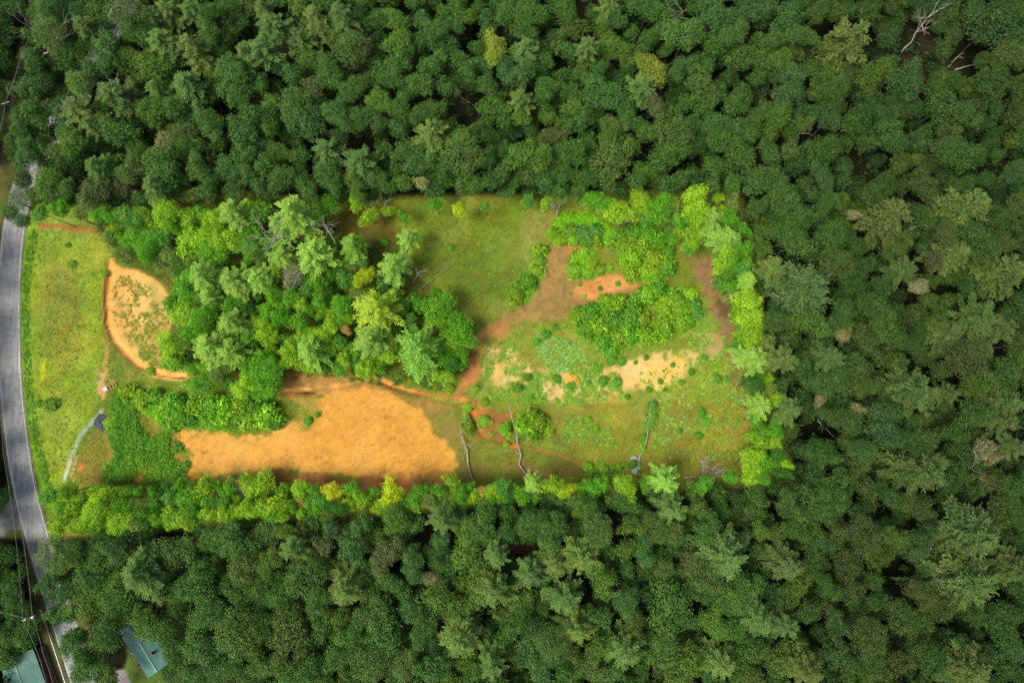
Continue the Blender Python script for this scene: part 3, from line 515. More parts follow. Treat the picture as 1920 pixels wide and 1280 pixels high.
def make_label(px, py, r, tone, noun):
    size = SIZES[0 if r < 13 else 1 if r < 22 else 2 if r < 32 else 3 if r < 44 else 4]
    cand = sorted(LAND, key=lambda q: math.hypot(px-q[1], py-q[2]))
    for q in cand[:9]:
        d = math.hypot(px-q[1], py-q[2])
        if d < 14: continue
        st = ['just', 'one crown', 'two crowns', 'three crowns', 'four crowns', 'five crowns'][min(5, int(d/52))]
        s = f"{size} {tone} {noun} {st} {direction(px-q[1], py-q[2])} {q[0]}"
        if s not in used_labels and len(s.split()) <= 16: used_labels[s] = 1; return s
    hx = round(px/19.2); hy = round(py/12.8)
    s = f"{size} {tone} {noun} {max(hx,0)} percent across and {max(hy,0)} percent down the photo"
    k = 0
    while s in used_labels:
        k += 1; s = f"{size} {tone} {noun} {max(hx,0)} percent across, {max(hy,0)} percent down, {['nearer the left edge','overlapping its neighbour','lower in the canopy','half hidden'][k % 4]}"
        if k > 4: break
    used_labels[s] = 1; return s
def jit(c, a=.055):
    k = 1+random.uniform(-a, a)*1.6; return tuple(max(0, min(1, float(v)*k*(1+random.uniform(-a, a)))) for v in lin(c))+(1,)
TREES = []
for (ox, oy), txt in S.items():
    for it in txt.replace('\n', ';').split(';'):
        if not it.strip(): continue
        x, y, r, c = it.split(); TREES.append([ox+int(x)/3, oy+int(y)/3, int(r)/3, c])
def in_lot(x, y): return float(polydist(np.array([x]), np.array([y]), LOT)[0]) > 0
# openings between the surveyed crowns get small lower trees
covx, covy = np.meshgrid(np.arange(-40, 1965, 9.0), np.arange(-40, 1325, 9.0)); cov = np.zeros(covx.shape, bool)
for x, y, r, c in TREES: cov |= np.hypot(covx-x, covy-y) < r*1.05
for x, y, r in GAPS: cov |= np.hypot(covx-x, covy-y) < r*1.15
LOTW = [(62, 378), (1390, 352), (1496, 908), (88, 1012), (40, 800), (30, 600), (40, 460)]
cov |= polydist(covx, covy, LOTW) > 0
NOFILL = [(-60, 415), (-20, 250), (40, 60), (62, -60), (100, -60), (60, 60), (36, 220), (60, 330), (48, 470), (34, 600), (44, 760), (90, 1012), (120, 1080), (160, 1200), (190, 1320), (50, 1320), (80, 1230), (36, 1020), (-60, 1040)]
cov |= polydist(covx, covy, NOFILL) > -6; cov |= polydist(covx, covy, [(-60, 1215), (70, 1215), (120, 1330), (-60, 1330)]) > -6
cov |= polydist(covx, covy, [(232, 1170), (262, 1160), (320, 1240), (330, 1320), (205, 1320), (215, 1240)]) > -6
FILL = []; INFILL = []
covl = np.zeros(covx.shape, bool)
for x, y, r, c in TREES: covl |= np.hypot(covx-x, covy-y) < r*1.0
WFP = [(185, 388), (560, 376), (600, 400), (560, 440), (640, 450), (760, 560), (900, 640), (850, 715), (720, 690), (520, 700), (480, 740), (350, 700), (335, 560), (300, 500), (205, 470)]
SEP = [(1110, 372), (1385, 370), (1405, 480), (1440, 640), (1478, 895), (1400, 900), (1405, 760), (1395, 620), (1350, 480), (1290, 440), (1240, 470), (1150, 420)]
SEB = [(100, 1000), (110, 925), (200, 915), (330, 910), (520, 912), (850, 918), (1100, 905), (1300, 905), (1470, 900), (1000, 935), (600, 965)]
for PLY, k in ((WFP, .8), (SEP, 1), (SEB, 1)):
    ins = (polydist(covx, covy, PLY) > 2) & (np.hypot((covx-560)/1.6, covy-436) > 30)
    for (i, j) in sorted(np.argwhere(ins & ~covl).tolist(), key=lambda q: (q[0]*7919+q[1]*104729) % 10007):
        if covl[i, j] or random.random() > k: continue
        r = random.uniform(11, 19); x, y = covx[i, j], covy[i, j]
        INFILL.append([x, y, r, random.choice('gggyydob')]); covl |= np.hypot(covx-x, covy-y) < r*1.1
TREES += INFILL; print('lot fill', len(INFILL))
for (i, j) in sorted(np.argwhere(~cov).tolist(), key=lambda q: (q[0]*7919+q[1]*104729) % 10007):
    if cov[i, j]: continue
    r = random.uniform(17, 25); x, y = covx[i, j], covy[i, j]
    FILL.append([x, y, r, random.choice('gggbbyodd')]); cov |= np.hypot(covx-x, covy-y) < r*1.05
print('surveyed', len(TREES), 'filled', len(FILL))
EDGED = lambda x, y: float(polydist(np.array([x]), np.array([y]), LOT)[0])
def geom(x, y, r, c, inside, fill=False):
    """world centre of the crown, its radius and height"""
    if c in 'stu':
        Rr = r*mpp(1)*1.2; return W(x, y, Rr*.45), Rr, Rr*.8
    R0 = r*mpp(10)*1.10
    if inside: R0 *= 1.16; top = 3.4+R0*1.35+random.uniform(-.8, 1.2)+max(0, 1-EDGED(x, y)/80)*(6.0 if y > 600 or x > 1200 or x < 600 else 2.5)+(3.0 if c in 'pqPm' else 0)+(1.5 if x < 600 and y < 700 else 0)
    else: top = 9.0+R0*1.3+random.uniform(-2.6, 2.6)+(2.6 if c in 'pqPm' else 0)-(3 if fill else 0)-(2 if c == 'd' else 0)
    if not inside and (x < 40 and y < 430 or x < 70 and y > 900): top = min(top, R0*.9+4.2)
    hz = {True: .95, False: .8}[c in 'pqP']*R0
    zc = max(top-hz, hz*.8)
    Rr = r*mpp(zc+.3*hz)*1.13
    return W(x, y, zc), Rr, zc
def tree_colour(x, y, c, inside):
    base = np.array((COLI if inside else COLS)[c], float)
    if not inside and x > 1380: base = base*(1-.16*min(1, (x-1380)/300))*np.array([1.0, .97, 1.0])  # crowns darken towards the right edge: vignetting put into their colour
    return jit(base)
count_b = 0; STUFFV = []; STUFFF = []; STUFFT = []; STUFFC = []; soff = 0
def add_stuff(data, loc, sx, sz, rot, col):
    global soff
    v, f, t = data; cr, sr = math.cos(rot), math.sin(rot)
    P = np.stack([(v[:, 0]*cr-v[:, 1]*sr)*sx+loc[0], (v[:, 0]*sr+v[:, 1]*cr)*sx+loc[1], v[:, 2]*sz+loc[2]], 1)
    STUFFV.append(P); STUFFF.append(f+soff); STUFFT.append(t); STUFFC.append(np.tile(np.array(col[:3]), (len(f), 1))); soff += len(v)
outer_b = sorted([t for t in TREES if t[3] in 'gbyodYfn' and not in_lot(t[0], t[1])], key=lambda t: -t[2])
keep = set(id(t) for t in outer_b[:300]); outer_ids = set(id(t) for t in outer_b)
ngap = 300-min(300, len(outer_b)); print('outer broadleaf', len(outer_b), 'pines', sum(t[3] in 'pqPm' for t in TREES))
ALL = [(t, False) for t in TREES]+[(t, True) for t in FILL]
GROUPS = {}
for t, fill in ALL:
    x, y, r, c = t; inside = in_lot(x, y)
    if c in 'stu': inside = True
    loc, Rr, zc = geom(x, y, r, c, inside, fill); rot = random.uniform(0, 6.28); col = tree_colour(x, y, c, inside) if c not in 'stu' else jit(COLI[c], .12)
    if c in 'stu':
        o = link('shrub', BSH[random.randrange(4)]); o.location = (loc.x, loc.y, Rr*.42); o.scale = (Rr*random.uniform(.9, 1.12), Rr*random.uniform(.9, 1.12), Rr*(random.uniform(.7, 1.0) if r > 12 else .5)); o.rotation_euler = (0, 0, rot); o.color = col
        tag(o, make_label(x, y, r, TONEI[c], 'shrub'), 'shrub', 'leafy shrubs on the cleared lot'); continue
    isp = c in 'pqPm'
    stuff = (not inside and not isp) and (fill or id(t) not in keep)
    if fill and ngap > 0 and -5 < x < 1925 and -5 < y < 1285: ngap -= 1; stuff = False
    zs = random.uniform(.85, 1.1)
    if stuff:
        add_stuff(SMLD[random.randrange(6)], loc, Rr, Rr*zs, rot, col); continue
    if isp: me = FIN[random.randrange(3)] if c == 'm' else PIN[random.randrange(7)]
    else: me = (BIG if Rr > 3.1 else SML)[random.randrange(8 if Rr > 3.1 else 6)]
    if c == 'f' and not isp: pass
    nm = 'pine_tree' if isp else ('young_broadleaf_tree' if inside else 'broadleaf_tree')
    e = link(nm, None, loc=(loc.x, loc.y, 0), rot=(random.uniform(-.045, .045), random.uniform(-.045, .045), rot))
    tag(e, make_label(x, y, r, (TONEI if inside else TONE)[c], 'pine' if isp else ('young tree' if inside else 'broadleaf tree')), 'pine tree' if isp else 'tree',
        ('pines among the woods' if isp else ('young trees on the cleared lot' if inside else 'broadleaf trees in the surrounding woods')))
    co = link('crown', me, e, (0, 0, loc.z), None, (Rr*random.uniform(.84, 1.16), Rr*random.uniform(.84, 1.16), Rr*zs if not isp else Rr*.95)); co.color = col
    to = link('trunk', (TRKP if isp else TRK)[random.randrange(2 if isp else 4)], e, (0, 0, 0), None, (Rr*.8, Rr*.8, loc.z))
    to.color = col
# ------------------------------------------------------------------ woodland beyond the frame and the understory
pass
for k in range(420):
    a = random.choice('tblr'); q = random.uniform(45, 150)
    x, y = {'t': (random.uniform(-180, 2100), -q), 'b': (random.uniform(200, 2100), 1280+q), 'l': (-q-20, random.uniform(-160, 1400)), 'r': (1920+q, random.uniform(-160, 1440))}[a]
    if float(polydist(np.array([x]), np.array([y]), NOFILL)[0]) > -20 or (90 < x < 260 and (y > 1240 or y < 40)): continue
    r = random.uniform(24, 40); Rr = r*mpp(12)*1.1
    add_stuff(SMLD[random.randrange(6)], W(x, y, random.uniform(8, 12)), Rr, Rr, random.uniform(0, 6), jit(COLS[random.choice('ggbyod')]))
o = link('woodland', mesh_np('woodland', np.concatenate(STUFFV), np.concatenate(STUFFF), M_COVER, {'tint': ('FACE', np.concatenate(STUFFT)), 'col': ('FACE', np.concatenate(STUFFC))}))
tag(o, 'small lower tree crowns crowded between and beyond the larger woodland trees', 'woodland', kind='stuff')
def scatter(name, label, cat, P, size, C_, up=.5, tv=.25, flatten=1.0, mat=None):
    n = len(P); N = rng.normal(size=(n, 3))*up+np.array([0, 0, 1.0])
    v, f = kites(P, N, size, rng, .6)
    t = np.clip(.5+rng.normal(0, tv, n), 0, 1)
    tag(link(name, mesh_np(name, v, f, mat or M_COVER, {'tint': ('FACE', t), 'col': ('FACE', C_)})), label, cat, kind='stuff')
# forest understory: leaves of saplings and brush between 0.3 and 4 metres
ux = rng.uniform(-120, 120, 5200); uy = rng.uniform(-72, 104, 5200)
upx, upy = to_px(ux, uy, 2)
ok = (polydist(upx, upy, LOTW) < -4) & (polydist(upx, upy, NOFILL) < -12) & (polydist(upx, upy, [(205, 1170), (262, 1150), (330, 1240), (350, 1330), (195, 1330)]) < 0)
ok &= (vnoise(ux, uy, 6, 31) > .36)
ux, uy = ux[ok], uy[ok]; k = 34
cx = np.repeat(ux, k); cy = np.repeat(uy, k); hh = np.repeat(rng.uniform(.4, 3.6, len(ux)), k); rr = np.repeat(rng.uniform(.6, 1.7, len(ux)), k)
d = sph(len(cx), rng)*rr[:, None]*rng.uniform(.5, 1, len(cx))[:, None]
P = np.stack([cx+d[:, 0], cy+d[:, 1], np.maximum(.1, hh+d[:, 2]*.6)], 1)
cc = np.repeat(lin((50, 82, 34))[None]*rng.uniform(.6, 1.35, (len(ux), 1))*np.array([1, 1, 1])+rng.uniform(-.008, .012, (len(ux), 3)), k, 0)
scatter('understory', 'dark brush and saplings on the forest floor under the woodland crowns', 'undergrowth', P, rng.uniform(.3, .7, len(P)), np.clip(cc, .004, 1), .7)
# ------------------------------------------------------------------ grass, weeds and thickets of the cleared lot
def rand_in(polyp, n, z=0):
    xs = [p[0] for p in polyp]; ys = [p[1] for p in polyp]
    x = rng.uniform(min(xs), max(xs), n); y = rng.uniform(min(ys), max(ys), n)
    m = polydist(x, y, polyp) > 0; x, y = x[m], y[m]
    dx, dy = (x-960)/F, -(y-640)/F; t = (z-H)/(dy*st-ct)
    return x, y, dx*t, (dy*ct+st)*t
def zg(x, y):
    ix = np.clip(np.searchsorted(gx, x), 0, nx-1); iy = np.clip(np.searchsorted(gy, y), 0, ny-1); return Z[iy*nx+ix]
x, y, wx, wy = rand_in(LOT, 150000)
gc = ground_col(wx, wy); green = gc[:, 1] > gc[:, 0]*.80
keepg = green & (rng.random(len(x)) < .9) | (rng.random(len(x)) < .05)
x, y, wx, wy, gc = x[keepg], y[keepg], wx[keepg], wy[keepg], gc[keepg]
gcol = np.clip(gc*rng.uniform(.85, 1.22, (len(x), 1))*np.where(rng.random((len(x), 1)) < .10, [[1.3, 1.25, 1.0]], [[.96, 1.05, .9]]), 0, 1)
scatter('grass', 'short rough grass covering the field and meadow', 'grass', np.stack([wx, wy, zg(wx, wy)+.07], 1), rng.uniform(.14, .36, len(x)), gcol, .8, .2)
DENS = 3.0
def clumps(polys, n, rad, leaf, per, cols, name, label, cat, hmax=.6, thr=None, seed=1):
    PP = []; CC = []; SS = []; n = int(n*DENS)
    for pl, w_ in polys:
        x, y, wx, wy = rand_in(pl, int(n*w_))
        if thr is not None: m = vnoise(wx, wy, 3.2, seed) > thr; x, y, wx, wy = x[m], y[m], wx[m], wy[m]
        for a, b_ in zip(wx, wy):
            r = rng.uniform(*rad); q = int(per*(r/rad[1])**1.5)+5; d = sph(q, rng)*(rng.uniform(.3, 1, (q, 1))*r)
            d[:, 2] = np.abs(d[:, 2])*rng.uniform(.4, 1)*hmax/rad[1]
            PP.append(np.array([a, b_, .06])+d); c = lin(cols[rng.integers(len(cols))])*rng.uniform(.8, 1.2); CC.append(np.tile(c, (q, 1))); SS.append(rng.uniform(.7, 1.3, q)*leaf)
    P = np.concatenate(PP); P[:, 2] += zg(P[:, 0], P[:, 1])
    scatter(name, label, cat, P, np.concatenate(SS), np.concatenate(CC), .5)
THK = [(212, 740), (262, 738), (300, 760), (340, 800), (318, 815), (345, 840), (356, 870), (345, 892), (290, 905), (200, 905), (192, 880), (215, 860), (208, 820)]
clumps([(THK, 1.0)], 900, (.45, 1.15), .30, 46, [(96, 160, 32), (74, 140, 30), (126, 170, 36)], 'thicket', 'low green brushy thicket between the tarp and the orange dirt pad', 'thicket', 1.3, .40, 17)
clumps([([(240, 880), (300, 850), (345, 880), (330, 905), (290, 920), (250, 910)], 1)], 160, (.3, .7), .2, 22, [(168, 158, 44), (186, 130, 60), (120, 150, 40)], 'dry_brush', 'yellow and rust coloured weeds at the foot of the green thicket', 'weeds', .5)
W1 = [(905, 640), (1060, 605), (1140, 640), (1200, 650), (1100, 690), (1000, 700), (1000, 740), (930, 730), (900, 690)]
W2 = [(1000, 620), (1080, 640), (1110, 690), (1040, 700), (1010, 670)]
W3 = [(1200, 700), (1400, 640), (1395, 860), (1240, 870), (1210, 800)]
W4 = [(905, 690), (1100, 690), (1160, 700), (1170, 745), (1060, 760), (920, 750)]
W5 = [(1040, 780), (1130, 775), (1160, 840), (1060, 830)]; W6 = [(1095, 860), (1200, 870), (1200, 895), (1100, 895)]
W7 = [(1270, 600), (1340, 590), (1370, 660), (1310, 680)]
clumps([(W1, 1.3), (W3, 1.0), (W4, 1.3), (W5, .35), (W6, .35), (W7, .35)], 420, (.22, .62), .21, 22, [(136, 190, 58), (118, 174, 52), (160, 196, 62), (112, 168, 66)], 'weeds', 'leafy green weeds dotted over the straw and brown slope', 'weeds', .4, .44, 23)
clumps([(W2, .8), (W3, .35)], 260, (.25, .5), .26, 14, [(150, 200, 104), (128, 186, 80)], 'broad_leaf_weeds', 'pale bluish broad leaved weeds below the shrub island', 'weeds', .3, .40, 5)
FLD = [(60, 430), (180, 440), (190, 560), (182, 640), (180, 750), (120, 880), (80, 900), (50, 760), (42, 600)]
MDW = [(760, 380), (1040, 378), (1000, 470), (950, 570), (860, 590), (800, 530)]
clumps([(FLD, 1), (MDW, .9)], 330, (.15, .5), .18, 16, [(110, 164, 40), (150, 178, 56), (96, 148, 36)], 'field_weeds', 'small green weeds scattered through the field and meadow grass', 'weeds', .25, .5, 29)
VG = [(58, 430), (70, 432), (54, 540), (54, 640), (62, 740), (78, 840), (104, 940), (92, 940), (66, 850), (48, 760), (40, 600), (44, 500)]
clumps([(VG, 1)], 900, (.25, .55), .24, 18, [(132, 178, 48), (108, 160, 40)], 'verge_growth', 'lush bright green strip of tall weeds beside the road', 'weeds', .6)
PD = [(225, 510), (320, 560), (318, 640), (345, 695), (290, 690), (230, 650), (205, 600), (206, 540)]
clumps([(PD, 1)], 420, (.2, .6), .2, 18, [(150, 164, 58), (174, 168, 80), (130, 156, 50)], 'tufts', 'dry and green tufts in rows on the orange sand by the cut bank', 'grass tufts', .4, .42, 41)
WF = [(190, 450), (330, 520), (318, 560), (340, 640), (480, 720), (560, 700), (840, 735), (900, 660), (860, 600), (780, 520), (640, 430), (600, 372), (180, 380)]
clumps([(WF, 1)], 1100, (.4, 1.1), .3, 26, [(62, 124, 34), (84, 140, 40), (50, 104, 30)], 'young_brush', 'green brush growing under the young trees of the lot', 'undergrowth', 1.0, .36, 51)
SE = [(1060, 372), (1385, 372), (1410, 480), (1440, 640), (1480, 800), (1485, 895), (1300, 905), (1130, 925), (800, 940), (400, 965), (110, 1000), (90, 935), (200, 915), (360, 915), (860, 915), (1100, 905), (1300, 895), (1390, 870), (1410, 760), (1395, 620), (1350, 480), (1280, 430), (1200, 455), (1060, 400)]
clumps([(SE, 1)], 1500, (.4, 1.2), .3, 26, [(60, 128, 32), (86, 146, 38), (48, 104, 30)], 'edge_brush', 'green brush filling the wooded margins of the cleared lot', 'undergrowth', 1.1, .34, 53)
BR = [(152, 208, 28), (104, 182, 30), (128, 196, 30)]
ISL = [(1068, 590), (1110, 575), (1145, 555), (1190, 560), (1210, 540), (1250, 535), (1290, 545), (1312, 560), (1312, 600), (1280, 620), (1250, 640), (1210, 640), (1180, 655), (1140, 660), (1110, 640), (1085, 625)]
UPR = [(1155, 450), (1180, 440), (1240, 430), (1262, 470), (1258, 510), (1240, 530), (1190, 528), (1165, 490)]
ROW = [(1030, 440), (1045, 405), (1100, 400), (1140, 425), (1160, 450), (1040, 452)]
RNG = [(1065, 510), (1080, 470), (1105, 470), (1130, 500), (1160, 505), (1110, 520), (1080, 525)]
LFT = [(1005, 460), (1030, 460), (1018, 515), (985, 565), (955, 572), (958, 545), (995, 505)]
HDG = [(215, 728), (300, 738), (500, 745), (530, 770), (515, 800), (440, 805), (390, 800), (300, 790), (240, 750)]
clumps([(ISL, 1), (UPR, 1), (ROW, .7), (RNG, .4), (LFT, .4), (HDG, 1.4)], 260, (.6, 1.4), .27, 60, BR, 'shrub_undergrowth', 'lime green leafy growth filling between the shrubs of the lot', 'undergrowth', 1.3, .30, 61)
# ------------------------------------------------------------------ dead trees and logs
def branchy(mb, p, d, L, r, depth, rg, spread=.55):
    pts = [p]; q = p.copy(); dd = d.copy()
    for i in range(3): dd = (dd+Vector((rg.gauss(0, .14), rg.gauss(0, .14), rg.gauss(0, .1)))).normalized(); q = q+dd*L/3; pts.append(q.copy())
    mb.tube(pts, [r, r*.82, r*.62, r*.42], 5)
    if depth:
        for k in range(rg.randint(2, 3)):
            nd = (dd+Vector((rg.uniform(-1, 1), rg.uniform(-1, 1), rg.uniform(-.2, .5)))*spread*1.5).normalized()
            branchy(mb, pts[rg.choice([2, 3, 3])], nd, L*rg.uniform(.55, .8), r*.5, depth-1, rg, spread)
def dead_tree(name, label, base, top, z, r, seed, lim=5, depth=2, cat='dead tree', group=None, L=.34):
    """trunk from a base pixel on the ground to a tip pixel at height z"""
    rg = random.Random(seed); a = W(*base, 0); b_ = W(*top, z); e = link(name, None, loc=a); d = b_-a
    n = 6; pts = [Vector((0, 0, 0))+d*(i/n)+Vector((rg.gauss(0, .02)*d.length if 0 < i < n else 0, rg.gauss(0, .02)*d.length if 0 < i < n else 0, 0)) for i in range(n+1)]
    if z < 1.5:
        for p in pts: p.z += r
    mb = MB(); mb.tube(pts, [r*(1-.75*i/n) for i in range(n+1)], 8); mb.build('trunk', M_DEAD, e, True)
    mb = MB()
    for k in range(lim):
        i = rg.choice([3, 4, 5, 6] if lim > 3 else [4, 5, 6]); side = Vector((rg.uniform(-1, 1), rg.uniform(-1, 1), rg.uniform(0, .5)))
        branchy(mb, pts[min(i, n)], (d.normalized()*.6+side).normalized(), d.length*L*rg.uniform(.5, 1), r*.42, depth, rg)
    mb.build('limbs', M_DEAD, e, True); tag(e, label, cat, group); return e
DT = [('bare grey dead tree at the top edge of the meadow', (1044, 408), (1050, 372), 7, .22, 6, 2), ('white dead snag leaning in the upper right forest opening', (1688, 104), (1752, 20), 12, .26, 7, 2),
      ('thin white dead stem crossing the gap at the upper right', (1775, 128), (1806, 98), 3, .16, 2, 1), ('pale fallen trunk furthest right in the upper right gap', (1790, 131), (1822, 122), 2, .2, 1, 1),
      ('crooked white limb hanging over the gap below the upper right woods', (1458, 304), (1498, 250), 9, .18, 2, 1), ('grey dead branches showing beside a crown by the upper road', (80, 108), (108, 70), 12, .2, 9, 2),
      ('thin bare trunk under the starry pine in the upper left woods', (266, 226), (232, 182), 11, .2, 5, 1), ('grey dead twigs at the top of the central upper woods', (1246, 48), (1288, 18), 13, .14, 7, 2),
      ('bare leaning stem among the upper centre woods', (1075, 136), (1096, 96), 12, .15, 5, 1), ('fallen pale log in the dark forest opening', (905, 212), (858, 178), .6, .15, 2, 1), ('short pale log lying at the top of the dark forest opening', (862, 162), (898, 168), .8, .15, 2, 1),
      ('bare grey trunk reaching over the upper right corner of the lot', (1352, 430), (1392, 408), 6, .17, 3, 1), ('short bare grey trunk above the brown track at the right', (1322, 460), (1338, 443), 4, .2, 7, 2), ('bleached dead top among the lime trees at the right', (1366, 470), (1364, 452), 7, .15, 6, 1),
      ('stout white trunk leaning by the right end of the brown track', (1332, 528), (1344, 521), 3.5, .3, 1, 0), ('long thin white trunk leaning into the right hand trees', (1355, 565), (1388, 548), 4.5, .15, 5, 2), ('grey dead brush leaning out by the right woods', (1388, 686), (1408, 684), 3, .16, 9, 2),
      ('small grey dead stem above the red soil patch', (1387, 751), (1402, 748), 1.5, .16, 1, 0), ('grey broken trunk right of the red soil patch', (1398, 784), (1410, 785), 1.5, .2, 2, 1), ('pale log in the dark gap right of the lot', (1492, 797), (1506, 797), .8, .25, 1, 1), ('thin dry pole lying in the dark gap right of the lot', (1532, 788), (1565, 820), .8, .12, 1, 0),
      ('tall white dead trunk fallen across the lower field, left one', (887, 900), (864, 790), 1.0, .24, 7, 2), ('crooked grey dead trunk fallen across the lower field, right one', (990, 912), (960, 785), 1.0, .24, 4, 1), ('white fallen trunk with green leaves in the right field', (1199, 880), (1222, 755), 1.0, .18, 4, 1),
      ('bare branching dead tree at the lower right lot edge', (1319, 892), (1316, 862), 6, .24, 10, 2), ('white fallen trunk lying along the lower right lot edge', (1282, 895), (1335, 894), .6, .22, 3, 1), ('tangled bleached dead crown on the lower right lot edge', (1342, 905), (1335, 880), 5, .2, 12, 2),
      ('bleached dead limbs in the middle of the lot woods', (556, 468), (524, 440), 13, .36, 9, 2), ('curved dead limbs spreading left in the lot woods', (538, 465), (500, 436), 13, .36, 6, 2), ('dead branching tree standing at the edge of the dark meadow', (590, 434), (572, 404), 13, .36, 8, 2), ('grey dead spar right of the tangled limbs', (616, 436), (606, 415), 13, .36, 5, 1),
      ('white dead tree behind a lime shrub near the top lot edge', (696, 404), (690, 376), 6, .22, 8, 2), ('grey dead tree near the top lot edge above the meadow', (732, 396), (722, 380), 5, .2, 7, 2), ('small grey dead tree leaning right of the round pine', (774, 532), (785, 510), 5, .14, 6, 2), ('long thin dead stem lying in the meadow', (785, 545), (852, 488), .6, .11, 1, 1),
      ('grey dead stem lying at the left of the meadow', (800, 462), (828, 457), .4, .08, 1, 0), ('white leaning trunk among the trees at the top right of the lot', (1172, 423), (1188, 402), 8, .2, 1, 0), ('bare twiggy dead pine in the lot woods', (566, 520), (548, 514), 8, .13, 13, 2), ('grey dead stem leaning through the centre woods of the lot', (570, 582), (606, 552), 4, .13, 2, 1),
      ('bare grey limbs in the left lot woods', (412, 590), (392, 575), 8, .12, 8, 2), ('short white dead limb in the lot woods', (470, 617), (445, 612), 8, .12, 5, 1), ('short fallen grey stem above the orange pad', (615, 695), (600, 678), 1.5, .14, 3, 1), ('white dead branch among the lower left lot trees', (462, 940), (448, 915), 6, .13, 8, 2),
      ('thin pale trunk in the upper right woods', (1628, 446), (1650, 428), 11, .16, 4, 1), ('pale dead branches left of the upper right pines', (1678, 452), (1700, 432), 12, .13, 5, 1), ('grey bare limbs beneath the huge pale pine', (1700, 1052), (1768, 1074), 13, .16, 7, 1), ('bare branches under the pine at the right side', (1800, 890), (1834, 860), 12, .14, 6, 1), ('thin grey log below the huge pale pine', (1765, 1176), (1800, 1182), 2, .14, 2, 1)]
for i, (lb, ba, tp, z, r, lm, dp) in enumerate(DT):
    dead_tree('fallen_trunk' if z <= 1.5 else 'dead_tree', lb, ba, tp, z, r*.78, 60+i, lm, dp, 'fallen trunk' if z <= 1.5 else 'dead tree', L=(.34 if z > 1.5 else .14))
# ------------------------------------------------------------------ things on the lot
def at(px, py, z=0): p = W(px, py, z); return (p.x, p.y, z)
def sheet(name, label, cat, pts, mat, lift=.12, seed=3):
    rg = random.Random(seed); P = [W(*p) for p in pts]; c = sum(P, Vector())/len(P)
    e = []
    n = len(P); rings = 5; vs = [(c.x, c.y, lift+.12)]; fs = []; dens = []
    for i in range(n):
        for k in range(4): dens.append(P[i].lerp(P[(i+1) % n], k/4))
    m = len(dens)
    for r in range(1, rings+1):
        for p in dens: q = c.lerp(p, r/rings); vs.append((q.x+rg.gauss(0, .03), q.y+rg.gauss(0, .03), lift*(1 if r < rings else .5)+rg.uniform(0, .14)))
    for j in range(m): fs.append((0, 1+j, 1+(j+1) % m))
    for r in range(rings-1):
        for j in range(m): a = 1+r*m+j; b_ = 1+r*m+(j+1) % m; fs.append((a, a+m, b_+m, b_))
    mb = MB(); mb.v = vs; mb.f = fs; o = mb.build(name, mat, None, False); md = o.modifiers.new('thick', 'SOLIDIFY'); md.thickness = .03
    tag(o, label, cat); return o
sheet('tarp', 'dark grey tarp spread on the grass at the end of the gravel track', 'tarp', [(187, 775), (198, 780), (202, 790), (200, 803), (192, 809), (178, 799), (176, 794), (180, 785)], M_DARK)
sheet('ground_sheet', 'crumpled pale grey sheet on the lower right field edge', 'plastic sheet', [(1181, 856), (1192, 855), (1199, 866), (1199, 874), (1193, 888), (1184, 887), (1186, 874), (1183, 866)], M_GREY, .15, 8)
fr = link('timber_frame', None, loc=at(210, 724), rot=(0, 0, R(32))); tag(fr, 'small open frame of pale timber lying at the head of the worn track', 'timber frame')
mb = MB(); mb.box(-1.1, 1.1, -.55, -.45, .02, .16); mb.box(-1.1, 1.1, .45, .55, .02, .16); mb.build('rail', M_WOOD, fr)
mb = MB()
for xx in (-1.05, -.3, .4, 1.0): mb.box(xx-.08, xx+.08, -.62, .62, .165, .24)
mb.build('crosspiece', M_WOOD, fr)
MB().tube([(1.05, -.62, .2), (1.35, .9, .9)], .06, 6).build('prop', M_WOOD, fr)
pn = MB(); pn.box(-.55, .55, -.42, .42, .02, .10)
pn = pn.build('board', M_TRIM, None, loc=at(198, 729), rot=(0, 0, R(24))); tag(pn, 'small white board lying beside the timber frame', 'board')
# ------------------------------------------------------------------ power line
pole = link('utility_pole', None, loc=at(58, 1150)); tag(pole, 'tall wooden utility pole with crossarm in the lower left woods', 'utility pole')
ptop = W(50, 1160, 10); base = Vector(at(58, 1150)); base = Vector((ptop.x, ptop.y, 0)); pole.location = base
MB().tube([(0, 0, 0), (0, 0, 5), (0, 0, 10.2)], [.17, .14, .11], 10).build('shaft', M_BARK, pole, True)
arm = MB().box(-1.25, 1.25, -.07, .07, 9.5, 9.65).build('crossarm', M_STEEL, pole, rot=(0, 0, R(22)))
for xx in (-1.1, 0.45, 1.1): MB().tube([(xx, 0, 9.655), (xx, 0, 9.85)], [.06, .04], 8).build('insulator', M_TRIM, arm)
MB().tube([(.34, 0, 8.1), (.34, 0, 9.0)], [.22, .22], 10).build('transformer', M_STEEL, pole)
pole2 = link('utility_pole', None); p2 = W(8, 192, 9); pole2.location = (p2.x, p2.y, 0); tag(pole2, 'slim utility pole on the grass strip at the upper left edge', 'utility pole')
MB().tube([(0, 0, 0), (0, 0, 9.1)], [.15, .1], 10).build('shaft', M_BARK, pole2, True)
MB().box(-.9, .9, -.06, .06, 8.6, 8.72).build('crossarm', M_STEEL, pole2, rot=(0, 0, R(20)))
def wire(label, pts, r=.03):
    r *= .5
    q = []
    for a, b_ in zip(pts, pts[1:]):
        a = Vector(a); b_ = Vector(b_); sag = (b_-a).length*.02
        for i in range(12): t = i/12; p = a.lerp(b_, t); p.z -= sag*4*t*(1-t); q.append(p)
    q.append(Vector(pts[-1])); tag(MB().tube(q, r, 5).build('power_line', M_CABLE), label, 'power line', 'overhead wires beside the road')
pt = Vector((ptop.x, ptop.y, 9.75))
